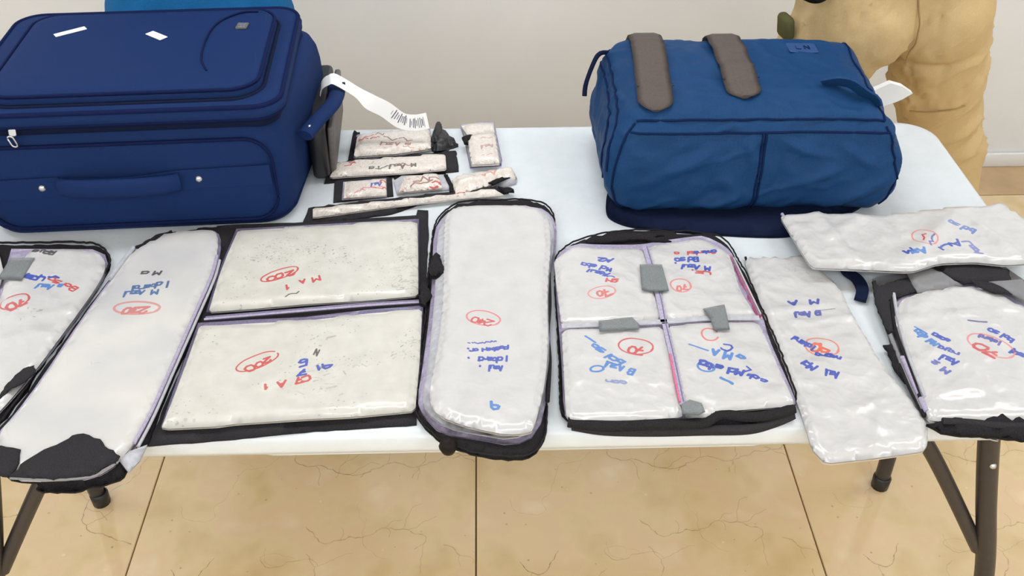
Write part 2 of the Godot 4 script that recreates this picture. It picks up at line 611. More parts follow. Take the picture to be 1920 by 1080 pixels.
func materials() -> void:
	mat("wall paint", c8(235, 238, 240), c8(241, 244, 246), 1.5, 0.01, 0.7, 0.03, 0.1)
	mat("ceiling paint", c8(226, 226, 222), c8(232, 232, 229), 1.5, 0.01, 0.85)
	mat("skirting paint", c8(222, 222, 220), c8(230, 230, 228), 0.6, 0.02, 0.4)
	mat("table plastic", c8(214, 221, 224), c8(221, 228, 231), 0.4, 0.03, 0.42, 0.02, 0.12)
	mat("leg steel", c8(46, 41, 40), c8(58, 53, 51), 0.2, 0.04, 0.4)
	mat("white film", c8(197, 196, 194), c8(207, 206, 204), 0.3, 0.02, 0.3, 0.10, 0.018)
	mat("crumpled film", c8(197, 196, 194), c8(207, 206, 204), 0.26, 0.02, 0.26, 0.22, 0.012)
	mat("frosted film", c8(190, 190, 192), c8(218, 216, 208), 0.5, 0.009, 0.34, 0.03, 0.02)
	mat("grimy film", c8(200, 198, 188), c8(213, 211, 202), 0.3, 0.03, 0.4, 0.05, 0.02)
	mat("small film", c8(214, 203, 192), c8(234, 228, 219), 0.1, 0.04, 0.32, 0.1, 0.05)
	mat("seam film", c8(98, 92, 124), c8(140, 134, 160), 0.06, 0.04, 0.3)
	mat("violet film", c8(150, 142, 172), c8(196, 188, 208), 0.06, 0.04, 0.3)
	mat("pink film", c8(214, 70, 116), c8(236, 150, 180), 0.05, 0.05, 0.3)
	mat("grey film", c8(170, 172, 178), c8(198, 199, 204), 0.1, 0.03, 0.3)
	mat("duct tape", c8(112, 117, 118), c8(136, 141, 141), 0.05, 0.05, 0.34, 0.05, 0.1)
	mat("black lining", c8(34, 33, 35), c8(56, 54, 56), 0.04, 0.06, 0.85, 0.1, 0.1)
	mat("charcoal felt", c8(46, 45, 47), c8(64, 63, 65), 0.04, 0.06, 0.95, 0.08, 0.12)
	mat("grey mesh cloth", c8(140, 140, 142), c8(176, 176, 178), 0.01, 0.08, 0.8, 0.05, 0.2)
	mat("suitcase cloth", c8(25, 45, 89), c8(31, 53, 99), 0.03, 0.08, 0.72, 0.03, 0.15)
	mat("suitcase trim", c8(15, 26, 64), c8(20, 32, 74), 0.03, 0.08, 0.75)
	mat("backpack nylon", c8(26, 60, 101), c8(34, 71, 114), 0.05, 0.05, 0.5, 0.03, 0.15)
	mat("backpack trim", c8(14, 32, 68), c8(19, 39, 78), 0.05, 0.05, 0.75)
	mat("backpack base", c8(18, 26, 50), c8(24, 33, 60), 0.05, 0.06, 0.8)
	mat("grey leather", c8(87, 79, 76), c8(100, 91, 87), 0.06, 0.04, 0.6, 0.03, 0.1)
	mat("black plastic", c8(24, 24, 26), c8(32, 32, 34), 0.1, 0.04, 0.4)
	mat("grey plastic", c8(92, 88, 86), c8(108, 104, 100), 0.1, 0.04, 0.5)
	plain("chrome", c8(205, 207, 210), 0.22, 0.9)
	plain("print grey", c8(120, 120, 132), 0.7)
	plain("white paper", c8(236, 236, 234), 0.6)
	mat("khaki cloth", c8(198, 172, 126), c8(211, 186, 140), 0.05, 0.06, 0.9, 0.05, 0.15)
	mat("blue jacket", c8(24, 92, 146), c8(34, 108, 164), 0.06, 0.05, 0.7)
	mat("dark trousers", c8(32, 34, 42), c8(42, 44, 52), 0.06, 0.05, 0.9)
	mat("khaki shirt", c8(40, 44, 56), c8(50, 54, 66), 0.06, 0.05, 0.9)
	mat("skin", c8(166, 116, 88), c8(180, 128, 98), 0.1, 0.03, 0.55)
	mat("hair", c8(24, 20, 18), c8(34, 28, 26), 0.02, 0.08, 0.6)
	mat("boot leather", c8(30, 26, 24), c8(42, 37, 34), 0.08, 0.04, 0.45)
	mat("belt webbing", c8(18, 18, 18), c8(28, 28, 28), 0.03, 0.08, 0.7)
	mat("olive webbing", c8(84, 84, 54), c8(100, 100, 66), 0.03, 0.08, 0.8)
	mat("grout", c8(120, 98, 66), c8(140, 116, 80), 0.1, 0.05, 0.9)

func box(size: Vector3, at: Vector3) -> Shape:  # at: centre of its underside
	return moved(block(size, 0.002, 0.001), at)

func room() -> void:
	# walls, floor bed and ceiling have thickness
	structure("wall_back", box(Vector3(6.2, 2.76, 0.12), Vector3(-0.1, 0, -1.525)), M["wall paint"])
	structure("wall_left", box(Vector3(0.12, 2.76, 8.8), Vector3(-3.16, 0, 2.9)), M["wall paint"])
	structure("wall_right", box(Vector3(0.12, 2.76, 8.8), Vector3(2.96, 0, 2.9)), M["wall paint"])
	structure("wall_front", box(Vector3(6.2, 2.76, 0.12), Vector3(-0.1, 0, 7.3)), M["wall paint"])
	structure("ceiling", box(Vector3(6.3, 0.12, 9.0), Vector3(-0.1, 2.705, 2.9)), M["ceiling paint"])
	structure("baseboard_back", moved(block(Vector3(6.0, 0.05, 0.012), 0.002, 0.003), Vector3(-0.1, 0, -1.458)), M["skirting paint"])
	var bed := structure("floor", box(Vector3(6.2, 0.1, 8.9), Vector3(-0.1, -0.1125, 2.9)), M["grout"])
	# polished marble tiles, each a slab of its own; veins are drawn, they have no relief
	var skins := []
	for i in 4:
		var m := mat("marble %d" % i, c8(214, 188, 142), c8(240, 220, 184), 1.1, 0.014, 0.2)
		m.roughness = 0.1
		var ramp := Gradient.new()
		ramp.offsets = PackedFloat32Array([0.0, 0.34, 0.5, 0.66, 1.0])
		ramp.colors = PackedColorArray([c8(206, 178, 130), c8(217, 192, 146), c8(222, 197, 154), c8(221, 193, 153), c8(230, 209, 174)])
		var cloud: NoiseTexture2D = m.albedo_texture
		cloud.color_ramp = ramp
		(cloud.noise as FastNoiseLite).fractal_octaves = 4
		(cloud.noise as FastNoiseLite).frequency = 0.022
		m.uv1_offset = Vector3(0.37 * i, 0.21 * i, 0.53 * i)
		m.detail_enabled = true
		m.detail_blend_mode = BaseMaterial3D.BLEND_MODE_MIX
		m.detail_uv_layer = BaseMaterial3D.DETAIL_UV_2
		m.detail_albedo = ImageTexture.create_from_image(veins(60 + i * 7))
		skins.append(m)
	var strip := mat("marble border", c8(180, 150, 110), c8(198, 168, 126), 0.7, 0.02, 0.2)
	var sx := 0.7265
	var sz := 0.722
	var s := Shape.new()
	var hx := (sx - 0.003) / 2
	var hz := (sz - 0.003) / 2
	var t := 0.0015
	var y0 := -0.0125
	var a := [Vector3(-hx + t, 0, -hz + t), Vector3(hx - t, 0, -hz + t), Vector3(hx - t, 0, hz - t), Vector3(-hx + t, 0, hz - t)]
	var b := [Vector3(-hx, -t, -hz), Vector3(hx, -t, -hz), Vector3(hx, -t, hz), Vector3(-hx, -t, hz)]
	var q := [Vector2(0, 0), Vector2(1, 0), Vector2(1, 1), Vector2(0, 1)]
	s.tri(a[0], a[1], a[2], 1, q[0], q[1], q[2]); s.tri(a[0], a[2], a[3], 1, q[0], q[2], q[3])
	for i in 4:
		var j := (i + 1) % 4
		s.quad(a[j], a[i], b[i], b[j], 2 + i)
		s.quad(b[j], b[i], b[i] + Vector3(0, y0 + t, 0), b[j] + Vector3(0, y0 + t, 0), 6 + i)
	s.quad(b[3] + Vector3(0, y0 + t, 0), b[2] + Vector3(0, y0 + t, 0), b[1] + Vector3(0, y0 + t, 0), b[0] + Vector3(0, y0 + t, 0), 12)
	var tile := s.mesh()
	var n := 0
	for iz in 12:
		for ix in 8:
			var o := part("tile", tile, skins[(ix * 3 + iz * 5 + (ix * iz) % 3) % 4], bed)
			o.position = Vector3(-0.04 + sx * (ix - 3.5), 0, -1.2817 + sz * (iz + 0.5))
			o.rotation.y = PI * ((ix + iz * 2 + n) % 2)
			n += 1
	for ix in 8:
		var o := part("border_tile", block(Vector3(sx - 0.003, 0.0125, 0.174), 0.002, 0.001), strip, bed)
		o.position = Vector3(-0.04 + sx * (ix - 3.5), y0, -1.371)

func veins(seed_n: int) -> Image:
	var g := RandomNumberGenerator.new()
	g.seed = seed_n
	var k := Ink.new(Rect2(0, 0, 1, 1), 768)
	for i in 7:  # pale and rosy clouds in the stone
		pass
	for i in 18:
		var p := Vector2(g.randf(), g.randf())
		var dir := g.randf() * TAU
		var c := Color(0.42, 0.27, 0.13, g.randf_range(0.35, 0.85))
		var r := g.randf_range(0.0005, 0.0017)
		for step in g.randi_range(14, 46):
			dir += g.randf_range(-0.65, 0.65)
			var to := p + Vector2(cos(dir), sin(dir)) * g.randf_range(0.005, 0.018)
			k.line(p, to, r * g.randf_range(0.6, 1.3), Color(c.r, c.g, c.b, c.a * g.randf_range(0.5, 1.0)))
			if g.randf() < 0.1:
				var d2 := dir + g.randf_range(-1.3, 1.3)
				var b := to
				for s2 in g.randi_range(3, 12):
					d2 += g.randf_range(-0.6, 0.6)
					var b2 := b + Vector2(cos(d2), sin(d2)) * 0.01
					k.line(b, b2, r * 0.7, Color(c.r, c.g, c.b, c.a * 0.6)); b = b2
			p = to
	for i in 40:
		k.dot(Vector2(g.randf(), g.randf()), g.randf_range(0.001, 0.004), Color(0.4, 0.26, 0.13, g.randf_range(0.15, 0.5)))
	for i in 8:
		k.dot(Vector2(g.randf(), g.randf()), g.randf_range(0.002, 0.005), Color(0.93, 0.86, 0.7, g.randf_range(0.3, 0.6)))
	return k.im

func table() -> void:
	var t := thing("folding_table", "long white plastic folding table with grey steel legs, carrying all the bags", "table", Vector3(0, 0, 0))
	var hx := 0.915
	var hz := 0.435
	var top := loft(hx, hz, 0.07, [Vector2(0.012, 0.703), Vector2(0.002, 0.706), Vector2(0.0, 0.714), Vector2(0.0, 0.73), Vector2(0.003, 0.737), Vector2(0.01, TABLE_Y), Vector2(0.02, TABLE_Y)], 8)
	part("tabletop", top, M["table plastic"], t)
	part("skirt", moved(block(Vector3(0.74, 0.012, 0.85), 0.03, 0.003), Vector3(0.03, 0.693, 0)), M["table plastic"], t)
	for s in [-1, 1]:
		var f := [Vector3(0.742 * s, 0.70, 0.35), Vector3(0.772 * s, 0.58, 0.35), Vector3(0.8 * s, 0.475, 0.35), Vector3(0.855 * s, 0.27, 0.352), Vector3(0.90 * s, 0.0, 0.355)]
		var leg := part("leg", tube(curve_points(f, 0.02), 0.0165, 12), M["leg steel"], t)
		part("rivet", moved(lathe([Vector2(0, 0.004), Vector2(0.004, 0.003), Vector2(0.0055, 0)], 12), Vector3(0.772 * s + 0.003, 0.575, 0.366), Vector3(90, 0, 0)), M["chrome"], leg)
		part("foot_cap", moved(lathe([Vector2(0, 0), Vector2(0.019, 0), Vector2(0.02, 0.03), Vector2(0.0165, 0.034)], 14), Vector3(0.90 * s, 0, 0.355)), M["black plastic"], leg)
		var r := [Vector3(0.905 * s - 0.02, 0.70, -0.13), Vector3(0.89 * s - 0.015, 0.3, -0.105), Vector3(0.872 * s, 0.0, -0.09)]
		var rear := part("leg", tube(curve_points(r, 0.03), 0.0165, 12), M["leg steel"], t)
		part("foot_cap", moved(lathe([Vector2(0, 0), Vector2(0.019, 0), Vector2(0.02, 0.03), Vector2(0.0165, 0.034)], 14), Vector3(0.872 * s, 0, -0.09)), M["black plastic"], rear)
		part("brace", tube(curve_points([Vector3(0.60 * s, 0.70, 0.335), Vector3(0.69 * s, 0.575, 0.34), Vector3(0.825 * s, 0.345, 0.345)], 0.03), 0.0125, 10), M["leg steel"], t)
		part("crossbar", tube(curve_points([Vector3(0.885 * s, 0.688, -0.36), Vector3(0.80 * s, 0.688, 0.38)], 0.05), 0.013, 8), M["leg steel"], t)
		var br := Shape.new()  # folded gusset where the leg meets the top
		var e := [Vector3(0.655 * s, 0.701, 0.342), Vector3(0.775 * s, 0.701, 0.342), Vector3(0.765 * s, 0.64, 0.342), Vector3(0.735 * s, 0.645, 0.342)]
		var d := Vector3(0, 0, 0.018)
		br.quad(e[0], e[1], e[2], e[3], 1); br.quad(e[3] + d, e[2] + d, e[1] + d, e[0] + d, 2)
		for i in 4: br.quad(e[(i + 1) % 4], e[i], e[i] + d, e[(i + 1) % 4] + d, 3 + i)
		part("bracket", br, M["leg steel"], t)

func rr_path(hx: float, hz: float, r: float, y: float, arc := 8) -> PackedVector3Array:
	var o := PackedVector3Array()
	for q in round_rect(hx, hz, r, arc): o.append(Vector3(q.x, y, q.y))
	return o

func suitcase() -> void:
	var t := thing("suitcase", "navy blue soft-sided suitcase lying flat with an airline tag on its end handle", "suitcase", Vector3(-0.617, TABLE_Y, -0.276))
	t.rotation_degrees.y = 3.0
	t.scale.y = 1.075
	var hx := 0.268
	var hz := 0.207
	var cl: Material = M["suitcase cloth"]
	var tr: Material = M["suitcase trim"]
	var shell := loft(hx, hz, 0.06, [Vector2(0.02, 0), Vector2(0.008, 0.004), Vector2(0.002, 0.014), Vector2(0, 0.03), Vector2(-0.003, 0.06), Vector2(-0.004, 0.09), Vector2(-0.002, 0.14), Vector2(0.002, 0.165), Vector2(0.010, 0.182), Vector2(0.022, 0.189)], 8, 2)
	var rim := Shape.new()
	rim.join(tube(rr_path(hx - 0.002, hz - 0.002, 0.06, 0.016), 0.0035, 6, true))
	for q in [shell, rim]:  # the end that holds the telescopic handle swells towards the back
		for i in q.p.size():
			if q.p[i].x > 0.0: q.p[i].x += (0.032 * smoothstep(0.16, -0.12, q.p[i].z) - 0.004) * q.p[i].x / hx
	var body := part("body", shell, cl, t, false)
	part("piping", rim, tr, body)
	part("zipper_band", loft(hx, hz, 0.045, [Vector2(0.014, 0.178), Vector2(0.009, 0.182), Vector2(0.009, 0.199), Vector2(0.014, 0.203)], 8), M["backpack base"], t, false)
	var lid := part("lid", loft(hx, hz, 0.05, [Vector2(0.012, 0.194), Vector2(0.003, 0.197), Vector2(-0.002, 0.202), Vector2(-0.003, 0.208), Vector2(0.0, 0.215), Vector2(0.006, 0.219), Vector2(0.018, 0.222), Vector2(0.05, 0.2235)], 8), cl, t, false)
	part("piping", tube(rr_path(hx - 0.003, hz - 0.003, 0.048, 0.2175), 0.0042, 6, true), tr, lid)
	part("piping", tube(rr_path(hx - 0.001, hz - 0.001, 0.05, 0.199), 0.0035, 6, true), tr, lid)
	var pk := Vector3(0.008, 0.0095, 0.014)
	var pocket := part("front_pocket", moved(loft(0.222, 0.166, 0.05, [Vector2(0.0, 0.21), Vector2(-0.002, 0.216), Vector2(0, 0.224), Vector2(0.006, 0.230), Vector2(0.02, 0.233), Vector2(0.06, 0.2345)], 8), pk), cl, t, false)
	part("piping", moved(tube(rr_path(0.2215, 0.1655, 0.05, 0.2275), 0.003, 6, true), pk), tr, pocket)
	part("zipper", moved(tube(rr_path(0.2265, 0.1705, 0.052, 0.2125), 0.004, 6, true), pk), M["backpack base"], pocket)
	var sm := [Vector3(0.198, 0.244, -0.123), Vector3(0.166, 0.245, -0.118), Vector3(0.131, 0.2455, -0.073), Vector3(0.121, 0.2455, -0.008), Vector3(0.124, 0.245, 0.072), Vector3(0.141, 0.2445, 0.122)]
	part("stitched_seam", tube(curve_points(sm, 0.01), 0.0018, 6), tr, pocket)
	var wl: Material = M["white paper"]
	part("sticker", moved(block(Vector3(0.056, 0.0012, 0.014), 0.001, 0.0004), Vector3(-0.128, 0.2442, -0.056), Vector3(0, 33, 0)), wl, t, false).set_meta("label", "white blank strip sticker slanting up")
	part("sticker", moved(block(Vector3(0.042, 0.0012, 0.017), 0.001, 0.0004), Vector3(0.03, 0.2445, -0.026), Vector3(0, -42, 0)), wl, t, false).set_meta("label", "white blank strip sticker slanting down")
	var badge := part("badge", moved(block(Vector3(0.02, 0.003, 0.024), 0.002, 0.0008), Vector3(0.177, 0.2438, -0.056), Vector3(0, -6, 0)), M["grey plastic"], t, false)
	badge.set_meta("label", "small grey metal badge with tiny lettering")
	for i in 3:
		part("lettering", moved(block(Vector3(0.013 - 0.003 * (i % 2), 0.0006, 0.003), 0.0005, 0.0002), Vector3(0.177, 0.2468, -0.063 + 0.0065 * i), Vector3(0, -6, 0)), M["chrome"], badge)
	# long side: raised panel edge, grip on its strap, rivets, zipper pull
	var fz := hz + 0.0035
	var pp := PackedVector3Array()
	for q in round_rect(0.243, 0.074, 0.045, 8): pp.append(Vector3(q.x - 0.002, 0.092 + q.y, fz - 0.0022))
	part("panel_piping", tube(pp, 0.003, 6, true), tr, t, false)
	var strap := PackedVector3Array()
	for i in 41:
		var x := lerpf(-0.25, 0.235, i / 40.0)
		var out := 0.0 if x < -0.117 or x > 0.083 else 0.016 * sin(PI * (x + 0.117) / 0.2)
		strap.append(Vector3(x, 0.098 + x * 0.02, fz + 0.0015 + out))
	var hd := part("side_handle", band(strap, 0.036, 0.003, Vector3.UP), cl, t, false)
	var grip := PackedVector3Array()
	for i in 21:
		var f := i / 20.0
		grip.append(Vector3(lerpf(-0.114, 0.08, f), 0.0985 + 0.004 * sin(PI * f), fz + 0.006 + 0.02 * pow(sin(PI * f), 0.6)))
	part("grip", tube(grip, 0.0165, 12, false, 0.55, Vector3(0, 0, 1)), cl, hd)
	for x in [-0.147, 0.114]:
		part("rivet", moved(lathe([Vector2(0, 0.004), Vector2(0.0035, 0.0035), Vector2(0.0058, 0.0015), Vector2(0.0062, 0)], 14), Vector3(x, 0.098 + x * 0.02, fz + 0.003), Vector3(90, 0, 0)), M["chrome"], hd)
	var pull := part("zipper_pull", moved(block(Vector3(0.012, 0.004, 0.012), 0.003, 0.001), Vector3(-0.166, 0.192, fz - 0.004), Vector3(70, 0, 0)), M["chrome"], t, false)
	var ring := PackedVector3Array()
	for q in round_rect(0.0045, 0.009, 0.004, 4): ring.append(Vector3(-0.169 + q.x - q.y * 0.25, 0.179 + q.y, fz + 0.002))
	part("pull_ring", tube(ring, 0.0016, 6, true), M["chrome"], pull)
	# short end at the right: black shell of the telescopic handle, grey foot plate, carry handle
	part("end_shell", moved(block(Vector3(0.032, 0.1, 0.27), 0.012, 0.006), Vector3(hx + 0.032, 0.008, -0.065)), M["black plastic"], t, false)
	part("foot_plate", moved(block(Vector3(0.012, 0.09, 0.25), 0.005, 0.004), Vector3(hx + 0.052, 0.008, -0.075), Vector3(0, 0, -3)), M["grey plastic"], t, false)
	hx += 0.022
	var hp := [Vector3(hx - 0.002, 0.125, 0.125), Vector3(hx + 0.018, 0.13, 0.08), Vector3(hx + 0.04, 0.125, 0.01), Vector3(hx + 0.043, 0.115, -0.06), Vector3(hx + 0.03, 0.1, -0.12), Vector3(hx + 0.006, 0.095, -0.15)]
	var eh := part("end_handle", tube(curve_points(hp, 0.01), 0.0155, 10, false, 0.62), cl, t, false)
	part("rivet", moved(lathe([Vector2(0, 0.004), Vector2(0.0035, 0.0035), Vector2(0.0058, 0.0015), Vector2(0.0062, 0)], 14), Vector3(hx + 0.008, 0.132, 0.112), Vector3(20, 0, -50)), M["chrome"], eh)
	# wheels at the left end
	for z in [-0.15, 0.13]:
		var wh := part("wheel_housing", moved(block(Vector3(0.05, 0.06, 0.075), 0.012, 0.008), Vector3(-hx + 0.01, 0.115, z)), M["black plastic"], t, false)
		part("wheel", moved(lathe([Vector2(0.0, -0.011), Vector2(0.022, -0.011), Vector2(0.026, -0.007), Vector2(0.026, 0.007), Vector2(0.022, 0.011), Vector2(0, 0.011)], 20), Vector3(-hx - 0.008, 0.15, z), Vector3(90, 0, 0)), M["black plastic"], wh)
	# airline tag
	var hold := t.transform * Vector3(hx + 0.043, 0.115, -0.06)
	var loop := []
	for i in 5:
		var q := deg_to_rad(188.0 - 26.0 * i)
		loop.append(hold + Vector3(cos(q) * 0.027 - 0.003, sin(q) * 0.024 + 0.004, 0.004))
	var tag_path := curve_points(loop + [ Vector3(-0.2497, 0.8673, -0.345), Vector3(-0.2248, 0.847, -0.342), Vector3(-0.1973, 0.8317, -0.34), Vector3(-0.1682, 0.8071, -0.34), Vector3(-0.1416, 0.802, -0.34), Vector3(-0.1165, 0.8063, -0.34)], 0.006)
	var tt := thing("airline_tag", "long white curling paper airline tag looped on the suitcase end handle", "luggage tag", tag_path[0])
	var tape := part("strip", band(tag_path, 0.031, 0.0006, func(f: float) -> Vector3: return Vector3(0.0, 0.25, -1.0).lerp(Vector3(0.2, 0.95, -0.45), smoothstep(0.33, 0.55, f))), wl, tt)
	tape.set_meta("label", "white paper strip")
	var n := tag_path.size()
	for i in 26:  # printed bars and rows near its free end
		var at := int(n * (0.66 + 0.0125 * i)) if i < 26 else n - 2
		if at >= n - 2 or i == 12 or i == 13: continue
		var t1 := (tag_path[at + 1] - tag_path[at]).normalized()
		var sd := Vector3(0.17, 0.95, -0.45)
		sd = (sd - t1 * sd.dot(t1)).normalized()
		var nn := t1.cross(sd).normalized()
		var c := tag_path[at] + nn * 0.0005 + sd * (0.003 if i < 12 else -0.001)
		var hw := 0.004 + 0.006 * absf(sin(i * 2.3))
		part("printed_bar", band(PackedVector3Array([c - t1 * 0.0006, c + t1 * (0.0004 + 0.001 * absf(sin(i * 1.7)))]), hw * 2.0, 0.0004, sd), M["print grey"], tt)
	var at2 := int(n * 0.245)
	part("printed_mark", box(Vector3(0.006, 0.008, 0.001), tag_path[at2] + Vector3(0, -0.004, 0.0005)), M["black plastic"], tt)

# ---------------------------------------------------------------- backpack
var bag_folds := []

func bag_point(p: Vector3, lift := 0.0) -> Vector3:  # p on the surface of the cube -1..1
	var half := Vector3(0.238, 0.0985, 0.150)
	var r := 0.035
	var c := p * half
	var inner := c.clamp(-half + Vector3.ONE * r, half - Vector3.ONE * r)
	var n := (c - inner).normalized()
	var q := inner + n * (r + lift)
	var fx := clampf(q.x / half.x, -1.0, 1.0)
	var fy := clampf(q.y / half.y * 0.5 + 0.5, 0.0, 1.0)
	var fz := clampf(q.z / half.z, -1.0, 1.0)
	var belly := sin(PI * pow(fy, 0.8))
	q.x += 0.03 * belly * fx * absf(fx) - 0.012 * fy * fx
	q.z += 0.014 * belly * fz * absf(fz) - 0.02 * fy * maxf(fz, 0.0)
	q.y += 0.0985
	q.y *= 1.0 - 0.085 * fz - 0.03 * fx * fx * fx
	q.y += fy * fy * 0.012 * (1.0 - fx * fx) * (1.0 - fz * fz)
	# soft cloth: slow swells and the long folds that are seen on it
	var d := 0.005 * wob.get_noise_3d(q.x * 130.0, q.y * 170.0, q.z * 130.0) + 0.0035 * (0.5 - minf(1.0, 3.0 * absf(wob.get_noise_3d(q.x * 170.0 + q.y * 90.0, q.y * 260.0 - q.x * 130.0, q.z * 200.0 + 40.0)))) + 0.0022 * wob.get_noise_3d(q.x * 420.0, q.y * 380.0 + q.x * 200.0, q.z * 420.0)
	if n.z > 0.4:
		for f in bag_folds:
			var uv := Vector2(fx * 0.24, fy * 0.19)
			var ab: Vector2 = f[1] - f[0]
			var t := clampf((uv - f[0]).dot(ab) / ab.length_squared(), 0.0, 1.0)
			var e := uv.distance_to(f[0] + ab * t) / float(f[2])
			d += 1.7 * float(f[3]) * exp(-e * e) * sin(PI * clampf(t, 0.06, 0.94)) * (n.z - 0.4) / 0.6
	return q + n * d

func bag_path(pts: Array, lift := 0.001, step := 0.02) -> PackedVector3Array:
	var o := PackedVector3Array()
	for i in pts.size() - 1:
		var k := maxi(2, int((pts[i] as Vector3).distance_to(pts[i + 1]) / step * 0.25))
		for j in k: o.append(bag_point((pts[i] as Vector3).lerp(pts[i + 1], float(j) / k), lift))
	o.append(bag_point(pts[-1], lift))
	return o

func backpack() -> void:
	bag_folds = [[Vector2(-0.02, 0.16), Vector2(-0.004, 0.10), 0.008, 0.006], [Vector2(-0.10, 0.02), Vector2(-0.02, 0.055), 0.011, 0.007], [Vector2(0.13, 0.02), Vector2(0.22, 0.09), 0.012, 0.008],
		[Vector2(0.04, 0.15), Vector2(0.13, 0.12), 0.009, 0.006], [Vector2(0.14, 0.15), Vector2(0.2, 0.10), 0.010, 0.006], [Vector2(-0.2, 0.07), Vector2(-0.07, 0.14), 0.014, 0.005], [Vector2(0.05, 0.06), Vector2(0.16, 0.115), 0.012, 0.006],
		[Vector2(0.03, 0.03), Vector2(0.05, 0.14), 0.007, -0.004], [Vector2(-0.03, 0.03), Vector2(-0.05, 0.1), 0.012, 0.005]]
	var t := thing("backpack", "blue nylon backpack lying on its back with two grey leather straps across its top", "backpack", Vector3(0.466, TABLE_Y + 0.006, -0.236))
	var s := Shape.new()
	var n := 64
	for face in 6:
		var ax := face / 2
		var sg := 1.0 if face % 2 == 0 else -1.0
		var grid := []
		for i in n + 1:
			var row := PackedVector3Array()
			for j in n + 1:
				var a := i * 2.0 / n - 1.0
				var b := j * 2.0 / n - 1.0
				var p := Vector3.ZERO
				p[ax] = sg; p[(ax + 1) % 3] = a * sg; p[(ax + 2) % 3] = b
				row.append(bag_point(p))
			grid.append(row)
		for i in n:
			for j in n: s.quad(grid[i][j], grid[i + 1][j], grid[i + 1][j + 1], grid[i][j + 1], 1)
	var body := part("body", s, M["backpack nylon"], t, false)
	var tr: Material = M["backpack trim"]
	var seams := [
		[Vector3(-0.96, 1, 0.96), Vector3(0.96, 1, 0.96)], [Vector3(-0.96, 0.74, 1), Vector3(0, 0.76, 1), Vector3(0.97, 0.76, 1)],
		[Vector3(0.02, 0.76, 1), Vector3(0.01, 0.2, 1), Vector3(-0.01, -0.9, 1)], [Vector3(0.045, 0.76, 1), Vector3(0.035, 0.2, 1), Vector3(0.015, -0.9, 1)],
		[Vector3(-0.97, 0.95, 0.97), Vector3(-0.97, -0.2, 0.97), Vector3(-0.97, -0.95, 0.97)],
		[Vector3(-1, 0.72, -0.95), Vector3(-1, 0.74, 0.5), Vector3(-1, 0.5, 0.8), Vector3(-1, -0.1, 0.88)], [Vector3(-1, 0.5, -0.95), Vector3(-1, 0.5, 0.3), Vector3(-1, 0.2, 0.55), Vector3(-1, -0.5, 0.62)],
		[Vector3(0.95, 1, -0.96), Vector3(0.96, 1, 0.95)], [Vector3(0.965, 0.9, 1), Vector3(0.965, -0.9, 1)]]
	for q in seams: part("seam", tube(bag_path(q), 0.0022, 6), tr, body)
	# two grey straps laid over the top, each with a folded, stitched end
	for k in [[-0.74, -0.79, 0.84], [-0.11, -0.09, 0.62]]:
		var path := PackedVector3Array()
		for i in 57:
			var f := i / 56.0
			var z := lerpf(-1.0, k[2], f)
			var y := 1.0
			var x := lerpf(k[0], k[1], f)
			path.append(bag_point(Vector3(x, y, z), 0.006 + 0.004 * sin(PI * f)))
		path.insert(0, bag_point(Vector3(k[0], 0.55, -1.0), 0.006))
		var st := Shape.new()
		var m := path.size()
		var rows := []
		for i in m:  # rounded tip at the front end
			var tn := (path[mini(i + 1, m - 1)] - path[maxi(i - 1, 0)]).normalized()
			var sd := (Vector3.RIGHT - tn * tn.x).normalized()
			var up := sd.cross(tn).normalized()
			var e := clampf(1.0 - (m - 1 - i) / 5.0, 0.0, 1.0)
			var hw := 0.031 * sqrt(maxf(1.0 - e * e, 0.05))
			var bow := 0.004
			rows.append([path[i] - sd * hw, path[i] - sd * hw * 0.6 + up * bow, path[i] + sd * hw * 0.6 + up * bow, path[i] + sd * hw, path[i] + sd * hw * 0.6 - up * 0.004, path[i] - sd * hw * 0.6 - up * 0.004])
		for i in m - 1:
			for c in 6:
				var d := (c + 1) % 6
				st.quad(rows[i][c], rows[i][d], rows[i + 1][d], rows[i + 1][c], 1)
		for c in [0, m - 1]: st.quad(rows[c][0], rows[c][1], rows[c][2], rows[c][3], 2); st.quad(rows[c][3], rows[c][4], rows[c][5], rows[c][0], 2)
		var sp := part("strap", st, M["grey leather"], t, false)
		sp.set_meta("label", "grey leather strap with rounded end")
		var at := m - 13
		part("fold", tube(PackedVector3Array([rows[at][0] + Vector3(0, 0.003, 0), rows[at][1] + Vector3(0, 0.002, -0.001), rows[at][2] + Vector3(0, 0.002, -0.003), rows[at][3] + Vector3(0.004, 0.002, -0.006)]), 0.0013, 6), M["black plastic"], sp)
	var lab := part("label_patch", moved(block(Vector3(0.055, 0.002, 0.034), 0.004, 0.001), bag_point(Vector3(0.52, 1, -0.56), 0.001), Vector3(4, 2, -3)), M["suitcase cloth"], t, false)
	lab.material_override = mat("patch cloth", c8(32, 66, 116), c8(40, 76, 128), 0.02, 0.08, 0.6)
	var o := bag_point(Vector3(0.52, 1, -0.56), 0.003)
	for q in [["L", -0.012], ["N", 0.004]]:
		for stroke in str(GLYPH[q[0]]).split(" "):
			var ln := PackedVector3Array()
			for i in range(0, stroke.length() - 1, 2): ln.append(o + Vector3(float(q[1]) + int(stroke[i]) * 0.0022, 0.0005, 0.007 - (int(stroke[i + 1]) - 2) * 0.002))
			part("lettering", tube(ln, 0.0009, 5), tr, lab)
	var grab := PackedVector3Array()
	for i in 17:
		var f := i / 16.0
		grab.append(bag_point(Vector3(lerpf(0.55, 0.94, f), 1, lerpf(0.3, 0.66, f)), 0.003 + 0.014 * sin(PI * f)))
	part("grab_handle", band(grab, 0.026, 0.004, Vector3(0, 0.8, 0.6)), M["backpack nylon"], t, false)
